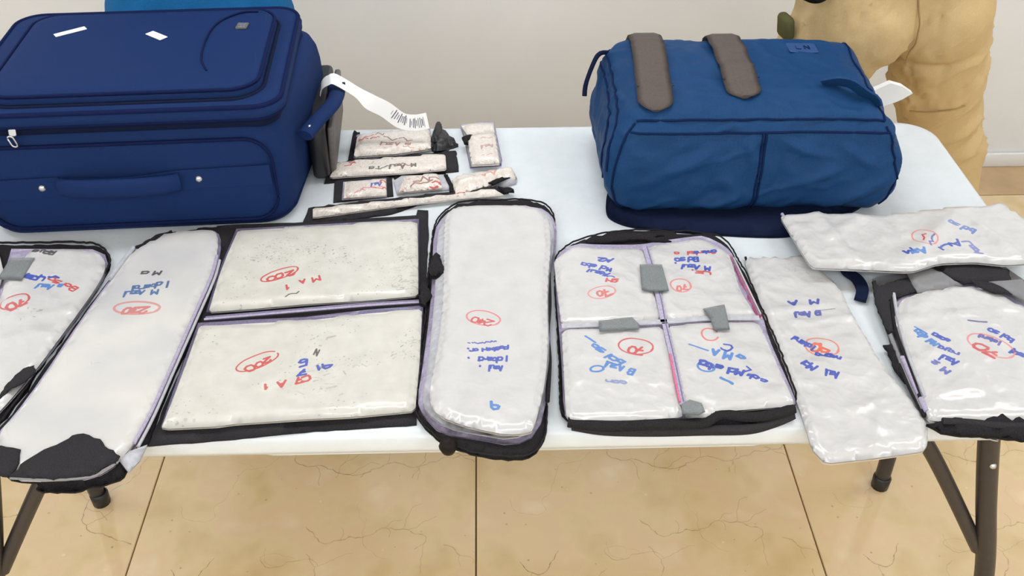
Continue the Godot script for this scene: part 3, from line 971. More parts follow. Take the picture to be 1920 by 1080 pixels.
	var cord := curve_points([bag_point(Vector3(-1, 0.75, -0.8)), bag_point(Vector3(-1, 0.7, -0.75), 0.02), bag_point(Vector3(-1, 0.4, -0.55), 0.03), bag_point(Vector3(-1, 0.2, -0.45), 0.026)], 0.01)
	part("zipper_cord", tube(cord, 0.0045, 8), M["backpack base"], t, false)
	# padded back panel and shoulder strap under the bag
	var back := pv([0.2332, -0.2015, 0.2175, -0.1647, 0.2093, -0.1025, 0.2184, -0.0799, 0.2463, -0.0589, 0.3009, -0.0458, 0.3828, -0.032, 0.4827, -0.0195, 0.5394, -0.0229, 0.6193, -0.0742, 0.6772, -0.1073, 0.7261, -0.1694, 0.7971, -0.3263, 0.7822, -0.3808, 0.3078, -0.3936])
	part("back_panel", slab(soften(back, 2), 0.0, 0.018, 0.012, {"rim": 0.01, "crease": 0.002}), M["backpack base"], t)
	var loop := curve_points([Vector3(0.5358, 0.7479, 0), Vector3(0.5795, 0.7128, 0), Vector3(0.6045, 0.6913, 0), Vector3(0.0, 0, 0)], 0.02)
	var lp := []
	for q in pv([0.6835, -0.0539, 0.6311, 0.0129, 0.5963, 0.0567, 0.5927, 0.0879, 0.6026, 0.1086, 0.6032, 0.1356, 0.5911, 0.1643]): lp.append(Vector3(q.x, TABLE_Y + 0.0075, q.y))
	part("shoulder_strap", band(curve_points(lp, 0.006), 0.019, 0.006, Vector3(0, 0.02, 1) if loop.size() < 0 else func(f: float) -> Vector3: return Vector3(0.7 + 0.3 * sin(f * 9.0), 0.0, 0.6 - 0.8 * f)), M["backpack base"], t)
	var sheet := Shape.new()
	var a := [Vector3(0.7838, 0.8026, -0.43), Vector3(0.815, 0.8189, -0.43), Vector3(0.8408, 0.8114, -0.43), Vector3(0.8655, 0.7955, -0.43), Vector3(0.8477, 0.7824, -0.43), Vector3(0.834, 0.7753, -0.43), Vector3(0.8135, 0.7683, -0.43), Vector3(0.8041, 0.7313, -0.43)]
	var b := []
	for q in a: b.append(q + Vector3(0, 0.001, -0.012))
	for i in range(1, a.size() - 1):
		sheet.tri(a[0], a[i], a[i + 1], 1); sheet.tri(b[0], b[i + 1], b[i], 2)
	for i in a.size(): sheet.quad(a[(i + 1) % a.size()], a[i], b[i], b[(i + 1) % a.size()], 3 + i)
	var low := 9.0
	for q in a: low = minf(low, q.y)
	tag(part("paper_bag", moved(sheet, Vector3(0, TABLE_Y + 0.0005 - low, 0)), M["white paper"]), "white paper corner sticking out behind the blue backpack", "paper bag")

# ---------------------------------------------------------------- people
func figure(at: Vector3, spread: float, hip: float, seed_n: int, look: Dictionary) -> Node3D:
	var t := thing("person", look.label, "person", at)
	var skin := []
	var cloth := []
	var top := []
	for s in [-1.0, 1.0]:
		var hj := Vector3(hip * 0.5 * s, 0.89, 0)
		var kn := Vector3(spread * 0.80 * s, 0.50, -0.02)
		var an := Vector3(spread * s, 0.09, 0.01)
		skin += [[hj, kn, 0.085, 0.055], [kn, an, 0.055, 0.035], [an, an + Vector3(0.03 * s, -0.045, -0.14), 0.035, 0.028], [an, an + Vector3(0, -0.05, 0.05), 0.035, 0.03]]
		cloth += [[hj + Vector3(0.012 * s, 0, 0.03), hj.lerp(kn, 0.45) + Vector3(0, 0, 0.015), 0.108, 0.1], [hj.lerp(kn, 0.4), kn, 0.1, 0.088], [kn, an + Vector3(0, 0.02, 0), 0.09, 0.074],
			[Vector3(hip * 0.46 * s, 0.92, 0.035), Vector3(hip * 0.44 * s, 0.90, 0.045), 0.112, 0.112]]
		var sh := Vector3(0.19 * s, 1.42, 0.0)
		var el := Vector3(0.26 * s, 1.15, -0.04)
		var wr := Vector3(0.07 * s, 1.06, -0.24)
		skin += [[sh, el, 0.05, 0.04], [el, wr, 0.04, 0.027], [Vector3(0.05 * s, 1.42, 0), sh, 0.06, 0.06]]
		top += [[sh, el, 0.068, 0.055], [el, el.lerp(wr, 0.85), 0.055, 0.042], [Vector3(0.05 * s, 1.41, 0), sh, 0.075, 0.072]]
		var out := Vector3(-0.8 * s, -0.15, -0.5).normalized()
		var thumb := Vector3(-0.3 * s, 0.8, -0.3).normalized()
		var pl := wr + out * 0.045
		skin += [[wr, pl, 0.026, 0.03, Vector3(1, 1.2, 0.8)]]
		for f in 4:
			var k := pl + out * 0.035 + Vector3(0, 0.027 - 0.018 * f, 0)
			var mid: Vector3 = k + (out + Vector3(0, -0.2, 0.1)).normalized() * [0.036, 0.042, 0.039, 0.03][f]
			skin += [[pl + Vector3(0, 0.02 - 0.014 * f, 0), k, 0.011, 0.01], [k, mid, 0.0095, 0.009], [mid, mid + (out + Vector3(0, -0.7, 0.5)).normalized() * [0.03, 0.035, 0.032, 0.024][f], 0.009, 0.0075]]
		skin += [[wr + out * 0.02 + thumb * 0.012, wr + out * 0.045 + thumb * 0.05, 0.013, 0.011], [wr + out * 0.045 + thumb * 0.05, wr + out * 0.075 + thumb * 0.06, 0.011, 0.008]]
	skin += [[Vector3(-hip * 0.42, 0.94, 0), Vector3(hip * 0.42, 0.94, 0), 0.1, 0.1], [Vector3(0, 0.95, 0), Vector3(0, 1.15, 0), 0.125, 0.115, Vector3(1.1, 1, 0.85)], [Vector3(0, 1.15, 0), Vector3(0, 1.36, 0.01), 0.12, 0.125, Vector3(1.25, 1, 0.85)], [Vector3(0, 1.42, 0.01), Vector3(0, 1.55, -0.01), 0.06, 0.055],
		[Vector3(0, 1.66, -0.005), Vector3(0, 1.69, 0.01), 0.085, 0.088, Vector3(0.92, 1.05, 1.08)], [Vector3(0, 1.6, -0.045), Vector3(0, 1.575, -0.065), 0.055, 0.04], [Vector3(0, 1.665, -0.1), Vector3(0, 1.63, -0.115), 0.01, 0.014]]
	for s in [-1.0, 1.0]: skin += [[Vector3(0.085 * s, 1.67, 0.01), Vector3(0.088 * s, 1.63, 0.005), 0.016, 0.011, Vector3(0.6, 1, 1.2)]]
	cloth += [[Vector3(-hip * 0.44, 0.96, 0), Vector3(hip * 0.44, 0.96, 0), 0.122, 0.122], [Vector3(-0.06, 1.02, 0), Vector3(0.06, 1.02, 0), 0.125, 0.125]]
	top += [[Vector3(-0.06, 0.86, 0.035), Vector3(0.06, 0.86, 0.035), look.girth, look.girth], [Vector3(-0.07, look.hem, 0.0), Vector3(0.07, look.hem, 0.0), look.girth, look.girth], [Vector3(-0.05, 1.0, 0.0), Vector3(0.05, 1.0, 0.0), 0.14, 0.14], [Vector3(0, 1.15, 0), Vector3(0, 1.38, 0.01), 0.135, 0.13, Vector3(1.28, 1, 0.9)], [Vector3(0, 1.4, 0.01), Vector3(0, 1.46, 0.005), 0.085, 0.07]]
	part("body", flesh(skin, 0.011, 0.022), M["skin"], t, false)
	var tro := flesh(cloth, look.cell, 0.02, func(p: Vector3) -> float: return maxf(p.y - 1.04, 0.065 - p.y))
	for i in tro.p.size():
		tro.p[i] = Vector3(tro.p[i].x * look.slim, tro.p[i].y, tro.p[i].z * look.slim)
	crumple(tro, 0.008, seed_n, look.tucks)
	var tm := part("trousers", tro, M[look.trousers], t, false)
	var shirt := flesh(top, 0.016, 0.04, func(p: Vector3) -> float: return maxf(look.hem - p.y, p.y - 1.5))
	crumple(shirt, 0.006, seed_n + 3)
	part("shirt", shirt, M[look.shirt], t, false)
	var hair := flesh([[Vector3(0, 1.70, 0.012), Vector3(0, 1.72, 0.02), 0.088, 0.092, Vector3(0.95, 1, 1.1)], [Vector3(0, 1.63, 0.05), Vector3(0, 1.69, 0.05), 0.06, 0.08]], 0.014, 0.03, func(p: Vector3) -> float: return (1.665 - p.y) - 0.9 * (p.z - 0.0) if p.z < 0.03 else 1.6 - p.y)
	part("hair", hair, M["hair"], t, false)
	for s in [-1.0, 1.0]:
		var boot := flesh([[Vector3(spread * s, 0.055, 0.05), Vector3(spread * s + 0.035 * s, 0.045, -0.16), 0.05, 0.045], [Vector3(spread * s, 0.06, 0.02), Vector3(spread * s, 0.13, 0.01), 0.055, 0.05]], 0.014, 0.03, func(p: Vector3) -> float: return 0.002 - p.y)
		part("boot", boot, M["boot leather"], t, false)
		part("eye", moved(lathe([Vector2(0, -0.011), Vector2(0.008, -0.008), Vector2(0.011, 0), Vector2(0.008, 0.008), Vector2(0, 0.011)], 10), Vector3(0.033 * s, 1.665, -0.078)), M["white paper"], t, false)
	part("belt", moved(tube(rr_path(0.172, 0.13, 0.12, 1.03), 0.02, 8, true, 1.0), Vector3.ZERO), M["belt webbing"], t, false)
	tm.set_meta("label", look.trouser_label)
	t.set_meta("cloth", tro.p)
	return t

func crumple(s: Shape, much: float, seed_n: int, tucks := []) -> void:
	for i in s.p.size():
		var q := s.p[i]
		var side := atan2(q.z, q.x - signf(q.x) * 0.12) * 0.12
		var a := wob.get_noise_3d(q.x * 40.0 + q.y * 50.0, q.y * 130.0 + side * 150.0, q.z * 60.0 + seed_n * 40.0)
		var b := wob.get_noise_3d(q.x * 50.0 - q.y * 90.0, q.y * 110.0 - side * 330.0, q.z * 50.0 + seed_n * 90.0)
		var fold := pow(1.0 - clampf(absf(a) * 4.0, 0.0, 1.0), 2.0) * 0.8 - pow(1.0 - clampf(absf(b) * 5.0, 0.0, 1.0), 2.0) * 0.7
		var out := Vector3(q.x - signf(q.x) * 0.14, 0, q.z).normalized()
		var deep := 0.0
		if q.z > 0.02:
			for f in tucks:
				var ab: Vector2 = f[1] - f[0]
				var at := Vector2(q.x, q.y)
				var t := clampf((at - f[0]).dot(ab) / ab.length_squared(), 0.0, 1.0)
				var e := at.distance_to(f[0] + ab * t) / float(f[2])
				deep += float(f[3]) * exp(-e * e)
		s.p[i] = q + out * (much * (fold + 0.5 * a) + deep)

# how far back the cloth reaches at this place
func skin_z(pts: PackedVector3Array, x: float, y: float, near := 0.014) -> float:
	var z := -9.0
	for q in pts:
		if absf(q.x - x) < near and absf(q.y - y) < near: z = maxf(z, q.z)
	return z

func people() -> void:
	var k := figure(Vector3(0.862, 0, -0.65), 0.335, 0.195, 4, {"label": "person in khaki cargo trousers standing turned away behind the blue backpack", "hem": 1.0, "girth": 0.12, "cell": 0.0095, "slim": 1.0, "tucks": [[Vector2(0.01, 0.795), Vector2(0.10, 0.80), 0.010, -0.012], [Vector2(0.10, 0.80), Vector2(0.15, 0.82), 0.009, -0.006], [Vector2(-0.02, 0.79), Vector2(-0.09, 0.83), 0.011, -0.006], [Vector2(0.17, 0.5), Vector2(0.29, 0.6), 0.012, -0.010], [Vector2(0.19, 0.49), Vector2(0.3, 0.57), 0.012, 0.010], [Vector2(0.16, 0.56), Vector2(0.27, 0.63), 0.011, 0.008], [Vector2(0.06, 0.74), Vector2(0.12, 0.66), 0.014, -0.006]], "trousers": "khaki cloth", "shirt": "khaki shirt", "trouser_label": "khaki cargo trousers"})
	k.rotation_degrees.y = 12.0
	var pts: PackedVector3Array = k.get_meta("cloth")
	var tro: Node = k.get_node("trousers")
	var kh: Material = mat("khaki seam", c8(160, 134, 92), c8(172, 146, 102), 0.05, 0.06, 0.9)
	var seam := []
	for i in 9:
		var y := 1.02 - 0.025 * i
		seam.append(Vector3(-0.03 + 0.0045 * i, y, skin_z(pts, -0.03 + 0.0045 * i, y) - 0.0015))
	part("seam", tube(curve_points(seam, 0.01), 0.0017, 6), kh, tro, false)
	for s in [-1.0, 1.0]:
		var band_at := []
		for i in 5:  # seam across the back of the thigh
			var x: float = s * (0.085 + 0.026 * i)
			var y := 0.665 + 0.006 * i
			band_at.append(Vector3(x, y, skin_z(pts, x, y) - 0.0008))
		part("seam", tube(curve_points(band_at, 0.01), 0.0017, 6), kh, tro, false)
		# pleated cargo pocket on the outer thigh
		var at := Vector3(0.262 * s, 0.50, 0.01)
		var pocket := part("cargo_pocket", moved(block(Vector3(0.06, 0.19, 0.15), 0.022, 0.012), at + Vector3(-0.004 * s, 0, -0.022), Vector3(0, 0, 19 * s)), M["khaki cloth"], tro, false)
		part("flap", moved(block(Vector3(0.068, 0.06, 0.158), 0.024, 0.008), at + Vector3(-0.054 * s, 0.145, -0.022), Vector3(0, 0, 19 * s)), M["khaki cloth"], pocket, false)
	part("pouch", moved(block(Vector3(0.05, 0.12, 0.07), 0.02, 0.012), Vector3(-0.235, 0.972, 0.085), Vector3(0, 20, 6)), M["belt webbing"], k, false).set_meta("label", "black belt pouch")
	part("leg_strap", moved(block(Vector3(0.022, 0.05, 0.05), 0.01, 0.008), Vector3(-0.24, 0.862, 0.02), Vector3(0, 0, 8)), M["olive webbing"], k, false).set_meta("label", "olive webbing strap")
	figure(Vector3(-0.635, 0, -0.78), 0.16, 0.17, 9, {"label": "person in a bright blue jacket standing behind the navy suitcase", "hem": 0.78, "girth": 0.138, "cell": 0.018, "slim": 0.82, "tucks": [], "trousers": "dark trousers", "shirt": "blue jacket", "trouser_label": "dark trousers"})

# ---------------------------------------------------------------- packets
# one filled bag or sheet of a thing, with what is written on it
func bag(called: String, o: PackedVector2Array, h, thick: float, skin: String, parent: Node, opt := {}, draw = null) -> MeshInstance3D:
	var m: Material = M[skin]
	if draw is Callable:
		var fin := resample(o, opt.get("cell", 0.01), opt.get("rag", 0.0))
		var k := Ink.new(bounds(o))
		(draw as Callable).call(k)
		m = inked(skin, k)
	return part(called, slab(o, h, thick, opt.get("cell", 0.01), opt), m, parent)

func edge_tube(o: PackedVector2Array, h: float, r: float, seed_n: float, upto := 1.0) -> Shape:  # frayed lining edge
	var path := PackedVector3Array()
	var e := resample(o, 0.006, 0.0014)
	for i in int(e.size() * upto):
		var q := e[i]
		path.append(Vector3(q.x, TABLE_Y + h + 0.002 * wob.get_noise_3d(q.x * 500.0, q.y * 500.0, seed_n), q.y))
	return tube(path, r, 6, upto >= 1.0)

func strand(pts: PackedVector2Array, h: float, r: float) -> Shape:
	var l := []
	for q in pts: l.append(Vector3(q.x, TABLE_Y + h, q.y))
	return tube(curve_points(l, 0.008), r, 6)

func zip(pts: PackedVector2Array, h: float, wide: float, thick := 0.0015) -> Shape:
	var l := []
	for q in pts: l.append(Vector3(q.x, TABLE_Y + h, q.y))
	return band(curve_points(l, 0.01), wide, thick, Vector3(1, 0, 0) if absf(pts[0].x - pts[-1].x) < absf(pts[0].y - pts[-1].y) else Vector3(0, 0, 1))

func big_packets() -> void:
	# far left: bag of two columns taped together, running out of the frame
	var o := soften(pv([-0.9179, -0.0441, -0.8447, -0.0317, -0.7536, -0.0317, -0.6891, -0.0299, -0.6649, -0.0174, -0.6448, 0.0102, -0.6369, 0.0332, -0.6385, 0.0735, -0.6456, 0.1295, -0.6565, 0.208, -0.6667, 0.2808, -0.6742, 0.3484, -0.685, 0.401, -0.6955, 0.431, -0.8172, 0.4327, -0.8529, 0.2931]))
	var t := thing("taped_packet", "white taped packet at the left end with writing, its edge under the blurred long panel", "packet", fixed(o))
	part("lining", slab(o, 0.0, 0.008, 0.014, {"rag": 0.003, "rim": 0.006}), M["black lining"], t)
	part("frayed_edge", edge_tube(o, 0.008, 0.002, 3.0), M["black lining"], t)
	o = soften(pv([-0.8068, -0.0019, -0.6749, 0.0047, -0.6533, 0.0176, -0.638, 0.0458, -0.6352, 0.0824, -0.6406, 0.1361, -0.6525, 0.2144, -0.6643, 0.2868, -0.6772, 0.3486, -0.6967, 0.4153, -0.7385, 0.4192, -0.7585, 0.2534]))
	bag("sleeve", pv([-0.8175, -0.0135, -0.6783, -0.0082, -0.6524, 0.008, -0.6374, 0.0401, -0.6358, 0.0804, -0.6415, 0.1362, -0.6544, 0.2143, -0.6663, 0.2866, -0.6822, 0.351, -0.7033, 0.4134, -0.7445, 0.4148, -0.7678, 0.2452]), 0.006, 0.007, "violet film", t, {"cell": 0.015})
	bag("packet", o, 0.010, 0.012, "white film", t, {"crease": 0.0022, "lines": [[Vector2(-0.7406, 0.1929), Vector2(-0.6584, 0.1691), 0.006, 0.002], [Vector2(-0.7384, 0.243), Vector2(-0.6724, 0.2263), 0.008, 0.002]]}, func(k: Ink) -> void:
		w(k, "Super", Vector2(-0.7088, 0.091), Vector2(-0.7651, 0.0723), 0.012, BLUE, 0.002)
		w(k, "Bolso", Vector2(-0.6607, 0.1162), Vector2(-0.7137, 0.0866), 0.010, RED, 0.0014)
		scribble(k, Vector2(-0.7011, 0.0884), Vector2(-0.7247, 0.082), 0.012, BLUE, 5, 0.0022)
		w(k, "m Azul", Vector2(-0.6873, 0.1099), Vector2(-0.7343, 0.1017), 0.010, SKY_BLUE, 0.0018)
		w(k, "Roja", Vector2(-0.7287, 0.0169), Vector2(-0.7694, 0.0097), 0.008, BLACK)
		oval(k, Vector2(-0.7505, 0.1493), Vector2(-0.733, 0.1349), 0.017, RED, 0.0016)
		w(k, "70", Vector2(-0.7387, 0.1402), Vector2(-0.7597, 0.1584), 0.016, RED, 0.0022)
		dirt(k, pv([-0.74, 0.2056, -0.7084, 0.1677, -0.6954, 0.1941, -0.7143, 0.2436]), 70, Color(0.2, 0.2, 0.2, 0.5), 3, 0.008))
	bag("packet", soften(pv([-0.8131, -0.0021, -0.8989, -0.0091, -0.8719, 0.1217, -0.8287, 0.31, -0.8063, 0.4123, -0.744, 0.4191, -0.7645, 0.2533])), 0.010, 0.012, "white film", t, {"crease": 0.0022, "cell": 0.014})
	bag("tape_strip", pv([-0.797, 0.0334, -0.7571, 0.0345, -0.7572, 0.0964, -0.7978, 0.0924]), 0.0228, 0.0012, "duct tape", t, {"crease": 0.0006}).set_meta("label", "grey duct tape")
	bag("tape_strip", pv([-0.7824, 0.2585, -0.7535, 0.2623, -0.756, 0.306, -0.7854, 0.2995]), 0.0228, 0.0012, "duct tape", t)
	bag("torn_felt", pv([-0.6857, 0.3204, -0.681, 0.3069, -0.6661, 0.2998, -0.66, 0.3154, -0.6683, 0.3354, -0.6825, 0.3482, -0.6904, 0.3696, -0.6963, 0.3737, -0.6952, 0.3566]), 0.021, 0.004, "charcoal felt", t, {"rag": 0.003, "cell": 0.006})
	# long panel with the black felt tip, hanging over the front edge
	o = pv([-0.5648, -0.0272, -0.6, 0.0111, -0.6101, 0.0707, -0.6309, 0.1998, -0.6464, 0.3337, -0.6575, 0.3977, -0.67, 0.4329, -0.6572, 0.4673, -0.6218, 0.517, -0.5661, 0.5207, -0.5167, 0.5153, -0.4928, 0.4906, -0.4808, 0.4576, -0.4742, 0.4001, -0.4677, 0.3045, -0.4611, 0.1948, -0.4543, 0.0894, -0.4578, 0.0188, -0.4674, -0.0285, -0.4825, -0.0467, -0.5494, -0.0388])
	t = thing("panel_packet", "long blurred white panel slanting to a torn black felt tip at the front edge", "packet", fixed(o))
	part("side_lining", slab(pv([-0.5772, -0.0603, -0.4786, -0.0782, -0.4574, -0.0652, -0.4465, -0.0325, -0.4541, -0.0011, -0.4555, 0.037, -0.4524, 0.1166, -0.4549, 0.2031, -0.4663, 0.3115, -0.4692, 0.3933, -0.469, 0.4449, -0.4871, 0.4581, -0.5091, 0.4624, -0.5494, 0.3592, -0.5342, 0.1816]), 0.0, 0.010, 0.012, {"rag": 0.001}), M["charcoal felt"], t)
	bag("sleeve", soften(pv([-0.5722, -0.0336, -0.6081, 0.0025, -0.6181, 0.0625, -0.6388, 0.1924, -0.6542, 0.327, -0.6661, 0.3941, -0.6767, 0.4294, -0.6638, 0.4639, -0.629, 0.5115, -0.5695, 0.5153, -0.5191, 0.5122, -0.4923, 0.4852, -0.4788, 0.4545, -0.472, 0.3967, -0.4651, 0.3009, -0.4582, 0.1908, -0.4517, 0.0866, -0.4553, 0.0143, -0.4656, -0.0371, -0.4831, -0.0555])), 0.010, 0.008, "violet film", t, {"cell": 0.014})
	part("lining", slab(pv([-0.576, -0.0419, -0.6116, -0.0205, -0.6218, 0.0406, -0.646, 0.1761, -0.6652, 0.3125, -0.6743, 0.3832, -0.6868, 0.4189, -0.67, 0.4635, -0.634, 0.5043, -0.5726, 0.5128, -0.5191, 0.5074, -0.4905, 0.4732, -0.4823, 0.4092, -0.4729, 0.2948]), 0.001, 0.011, 0.014, {"rag": 0.002}), M["black lining"], t)
	bag("panel", soften(o), 0.017, 0.009, "frosted film", t, {"crease": 0.0008, "rim": 0.006}, func(k: Ink) -> void:
		w(k, "M a", Vector2(-0.5357, 0.0807), Vector2(-0.5671, 0.0827), 0.008, BLACK)
		w(k, "lateral", Vector2(-0.5183, 0.1096), Vector2(-0.5788, 0.122), 0.012, Color(0.1, 0.33, 0.55, 0.85))
		w(k, "M Azul", Vector2(-0.5286, 0.1302), Vector2(-0.5903, 0.1354), 0.010, Color(0.12, 0.35, 0.6, 0.85))
		oval(k, Vector2(-0.552, 0.1754), Vector2(-0.516, 0.1776), 0.015, Color(0.8, 0.35, 0.33, 0.6), 0.0022)
		w(k, "230", Vector2(-0.5333, 0.1745), Vector2(-0.5707, 0.1762), 0.013, Color(0.78, 0.25, 0.25, 0.7), 0.0022)
		dirt(k, o, 60, Color(0.45, 0.45, 0.5, 0.2), 8, 0.01))
	bag("felt_tip", pv([-0.622, 0.5214, -0.6112, 0.4943, -0.5941, 0.4737, -0.5741, 0.4598, -0.5638, 0.448, -0.5485, 0.4459, -0.5259, 0.4563, -0.5185, 0.4638, -0.4888, 0.4883, -0.4925, 0.4999, -0.5065, 0.5109, -0.5168, 0.522, -0.5629, 0.5261]), 0.0265, 0.006, "charcoal felt", t, {"rag": 0.0025, "cell": 0.008, "crease": 0.001})
	part("frayed_edge", strand(pv([-0.6205, 0.5219, -0.5632, 0.5261, -0.5171, 0.522, -0.5049, 0.5115, -0.4898, 0.4981]), 0.027, 0.0016), M["grey mesh cloth"], t)
	var flap := pv([-0.6522, 0.4284, -0.604, 0.5014, -0.5933, 0.5225, -0.5509, 0.5263, -0.5128, 0.5157, -0.4904, 0.509, -0.4839, 0.487, -0.4949, 0.4644, -0.5301, 0.4563, -0.595, 0.4545])
	bag("torn_lining", flap, 0.0, 0.012, "black lining", t, {"rag": 0.004, "cell": 0.008, "crease": 0.004})
	bag("torn_felt", pv([-0.6651, 0.4708, -0.6535, 0.4645, -0.6348, 0.4678, -0.6246, 0.4719, -0.618, 0.4956, -0.6191, 0.5116, -0.6227, 0.5205, -0.6492, 0.513]), 0.0265, 0.005, "charcoal felt", t, {"rag": 0.002, "cell": 0.008})
	bag("film_corner", pv([-0.4965, 0.4827, -0.4831, 0.4674, -0.4645, 0.4573, -0.467, 0.4859, -0.476, 0.5065]), 0.014, 0.008, "grey film", t, {"crease": 0.002, "cell": 0.007})
	part("film_edge", strand(pv([-0.4561, 0.0341, -0.4539, 0.0915, -0.46, 0.1961, -0.4666, 0.3057, -0.4731, 0.4017, -0.4806, 0.4586]), 0.021, 0.0028), M["violet film"], t)
	part("film_edge", strand(pv([-0.451, 0.0417, -0.4497, 0.0974, -0.4559, 0.2001, -0.463, 0.3081, -0.4689, 0.4039, -0.4755, 0.4617]), 0.017, 0.0026), M["grey film"], t)
	bag("torn_lining", pv([-0.6008, 0.0071, -0.574, -0.0284, -0.5496, -0.0406, -0.5431, -0.0323, -0.5609, -0.0121, -0.5884, 0.012]), 0.02, 0.006, "black lining", t, {"rag": 0.003, "cell": 0.007})
	part("film_edge", strand(pv([-0.6018, 0.0059, -0.6085, 0.0385, -0.6176, 0.0916]), 0.02, 0.004), M["grey film"], t)
	# grimy pair on one black sheet
	o = pv([-0.4833, -0.0832, -0.4486, -0.0874, -0.3335, -0.0903, -0.1319, -0.1076, -0.1305, -0.1245, -0.1103, -0.1224, -0.1069, -0.0329, -0.1057, 0.0697, -0.1013, 0.1331, -0.104, 0.2489, -0.1087, 0.3765, -0.1061, 0.4162, -0.2599, 0.4257, -0.3555, 0.4365, -0.469, 0.4466, -0.4689, 0.4087, -0.4598, 0.2609, -0.4633, 0.0921, -0.4653, -0.0143])
	t = thing("black_sheet", "black fabric lining sheet lying under the two grimy packets left of centre", "fabric sheet", fixed(o))
	part("sheet", slab(o, 0.0, 0.005, 0.014, {"rag": 0.0012, "rim": 0.003}), M["charcoal felt"], t)
	var up := soften(pv([-0.4385, -0.0506, -0.3226, -0.0584, -0.127, -0.0716, -0.1204, 0.0418, -0.1158, 0.1414, -0.1971, 0.1513, -0.2936, 0.1577, -0.3737, 0.1675, -0.4427, 0.1732, -0.4451, 0.0791, -0.4432, 0.0196]), 1, 0.06)
	t = thing("grimy_packet", "grimy flat white packet touching the suitcase, upper one of the pair on black fabric", "packet", fixed(up), "grimy packets on black fabric")
	bag("sleeve", pv([-0.445, -0.0653, -0.1254, -0.0879, -0.1148, 0.1342, -0.1988, 0.1429, -0.2959, 0.15, -0.3767, 0.1598, -0.4491, 0.1661, -0.4516, 0.0657]), 0.005, 0.006, "seam film", t, {"cell": 0.016})
	bag("packet", up, 0.010, 0.010, "grimy film", t, {"crease": 0.0012, "rim": 0.005}, func(k: Ink) -> void:
		dirt(k, up, 1300, Color(0.22, 0.25, 0.2, 0.5), 21, 0.0018)
		dirt(k, pv([-0.4076, -0.0088, -0.2089, -0.0193, -0.2023, 0.058, -0.3905, 0.0379]), 420, Color(0.2, 0.24, 0.2, 0.6), 22, 0.0035)
		dirt(k, pv([-0.1595, -0.034, -0.1274, -0.0364, -0.1193, 0.132, -0.1492, 0.1312]), 420, Color(0.4, 0.38, 0.25, 0.45), 23, 0.012)
		oval(k, Vector2(-0.3449, 0.0863), Vector2(-0.3169, 0.0696), 0.012, RED, 0.0014)
		w(k, "200", Vector2(-0.3248, 0.0753), Vector2(-0.3633, 0.0959), 0.010, RED, 0.0018)
		w(k, "M A 1", Vector2(-0.2793, 0.091), Vector2(-0.334, 0.1179), 0.010, RED, 0.0016)
		scribble(k, Vector2(-0.3064, 0.1325), Vector2(-0.337, 0.1427), 0.012, BLACK, 4, 0.0012))
	var lo := soften(pv([-0.4497, 0.2088, -0.3676, 0.2025, -0.288, 0.1989, -0.198, 0.184, -0.108, 0.1746, -0.1064, 0.2917, -0.1081, 0.4005, -0.1944, 0.4097, -0.2593, 0.4125, -0.3556, 0.419, -0.3775, 0.4229, -0.4445, 0.4256, -0.4548, 0.4231, -0.4519, 0.3531, -0.4501, 0.2718]), 1, 0.06)
	t = thing("grimy_packet", "grimy flat white packet nearer the front edge, lower one of the pair on black fabric", "packet", fixed(lo), "grimy packets on black fabric")
	bag("sleeve", pv([-0.4561, 0.1915, -0.3721, 0.1857, -0.2916, 0.1821, -0.2004, 0.1669, -0.1074, 0.1575, -0.1046, 0.2805, -0.1074, 0.3932, -0.2616, 0.4048, -0.4589, 0.415, -0.4588, 0.3325]), 0.005, 0.006, "seam film", t, {"cell": 0.016})
	bag("packet", lo, 0.010, 0.010, "grimy film", t, {"crease": 0.0014, "rim": 0.005, "lines": [[Vector2(-0.2156, 0.35), Vector2(-0.1614, 0.2586), 0.004, 0.002], [Vector2(-0.2395, 0.403), Vector2(-0.1235, 0.3635), 0.005, 0.0018], [Vector2(-0.3749, 0.3889), Vector2(-0.3106, 0.3251), 0.005, 0.0015]]}, func(k: Ink) -> void:
		dirt(k, lo, 1500, Color(0.25, 0.26, 0.2, 0.5), 31, 0.0018)
		dirt(k, pv([-0.241, 0.2587, -0.1155, 0.2122, -0.1103, 0.3981, -0.2679, 0.4094]), 260, Color(0.35, 0.35, 0.28, 0.5), 34, 0.012)
		dirt(k, pv([-0.1491, 0.1984, -0.1125, 0.1863, -0.1113, 0.3768, -0.1339, 0.3761]), 260, Color(0.2, 0.2, 0.17, 0.6), 33, 0.006)
		oval(k, Vector2(-0.3448, 0.2988), Vector2(-0.3172, 0.2807), 0.014, RED, 0.0013, 0.0, 0.93)
		w(k, "200", Vector2(-0.3254, 0.2888), Vector2(-0.3607, 0.3099), 0.010, RED, 0.0016)
		w(k, "C7 A 1", Vector2(-0.2638, 0.3285), Vector2(-0.3305, 0.3512), 0.010, RED, 0.0017)
		w(k, "6", Vector2(-0.2729, 0.2949), Vector2(-0.2832, 0.2993), 0.011, BLUE, 0.0018)
		w(k, "7", Vector2(-0.2691, 0.317), Vector2(-0.2854, 0.3223), 0.011, BLUE, 0.0018)
		w(k, "91", Vector2(-0.2361, 0.3017), Vector2(-0.2625, 0.3149), 0.010, BLUE, 0.0018)
		w(k, "z", Vector2(-0.2616, 0.2727), Vector2(-0.2655, 0.2916), 0.010, BLACK, 0.0012))
	part("film_edge", strand(pv([-0.4443, 0.1866, -0.3013, 0.1708, -0.1939, 0.159, -0.1015, 0.1533]), 0.013, 0.0022), M["seam film"], t)
	part("film_edge", strand(pv([-0.4461, 0.1896, -0.3014, 0.1738, -0.1939, 0.1621, -0.1016, 0.1551]), 0.012, 0.002), M["violet film"], t)
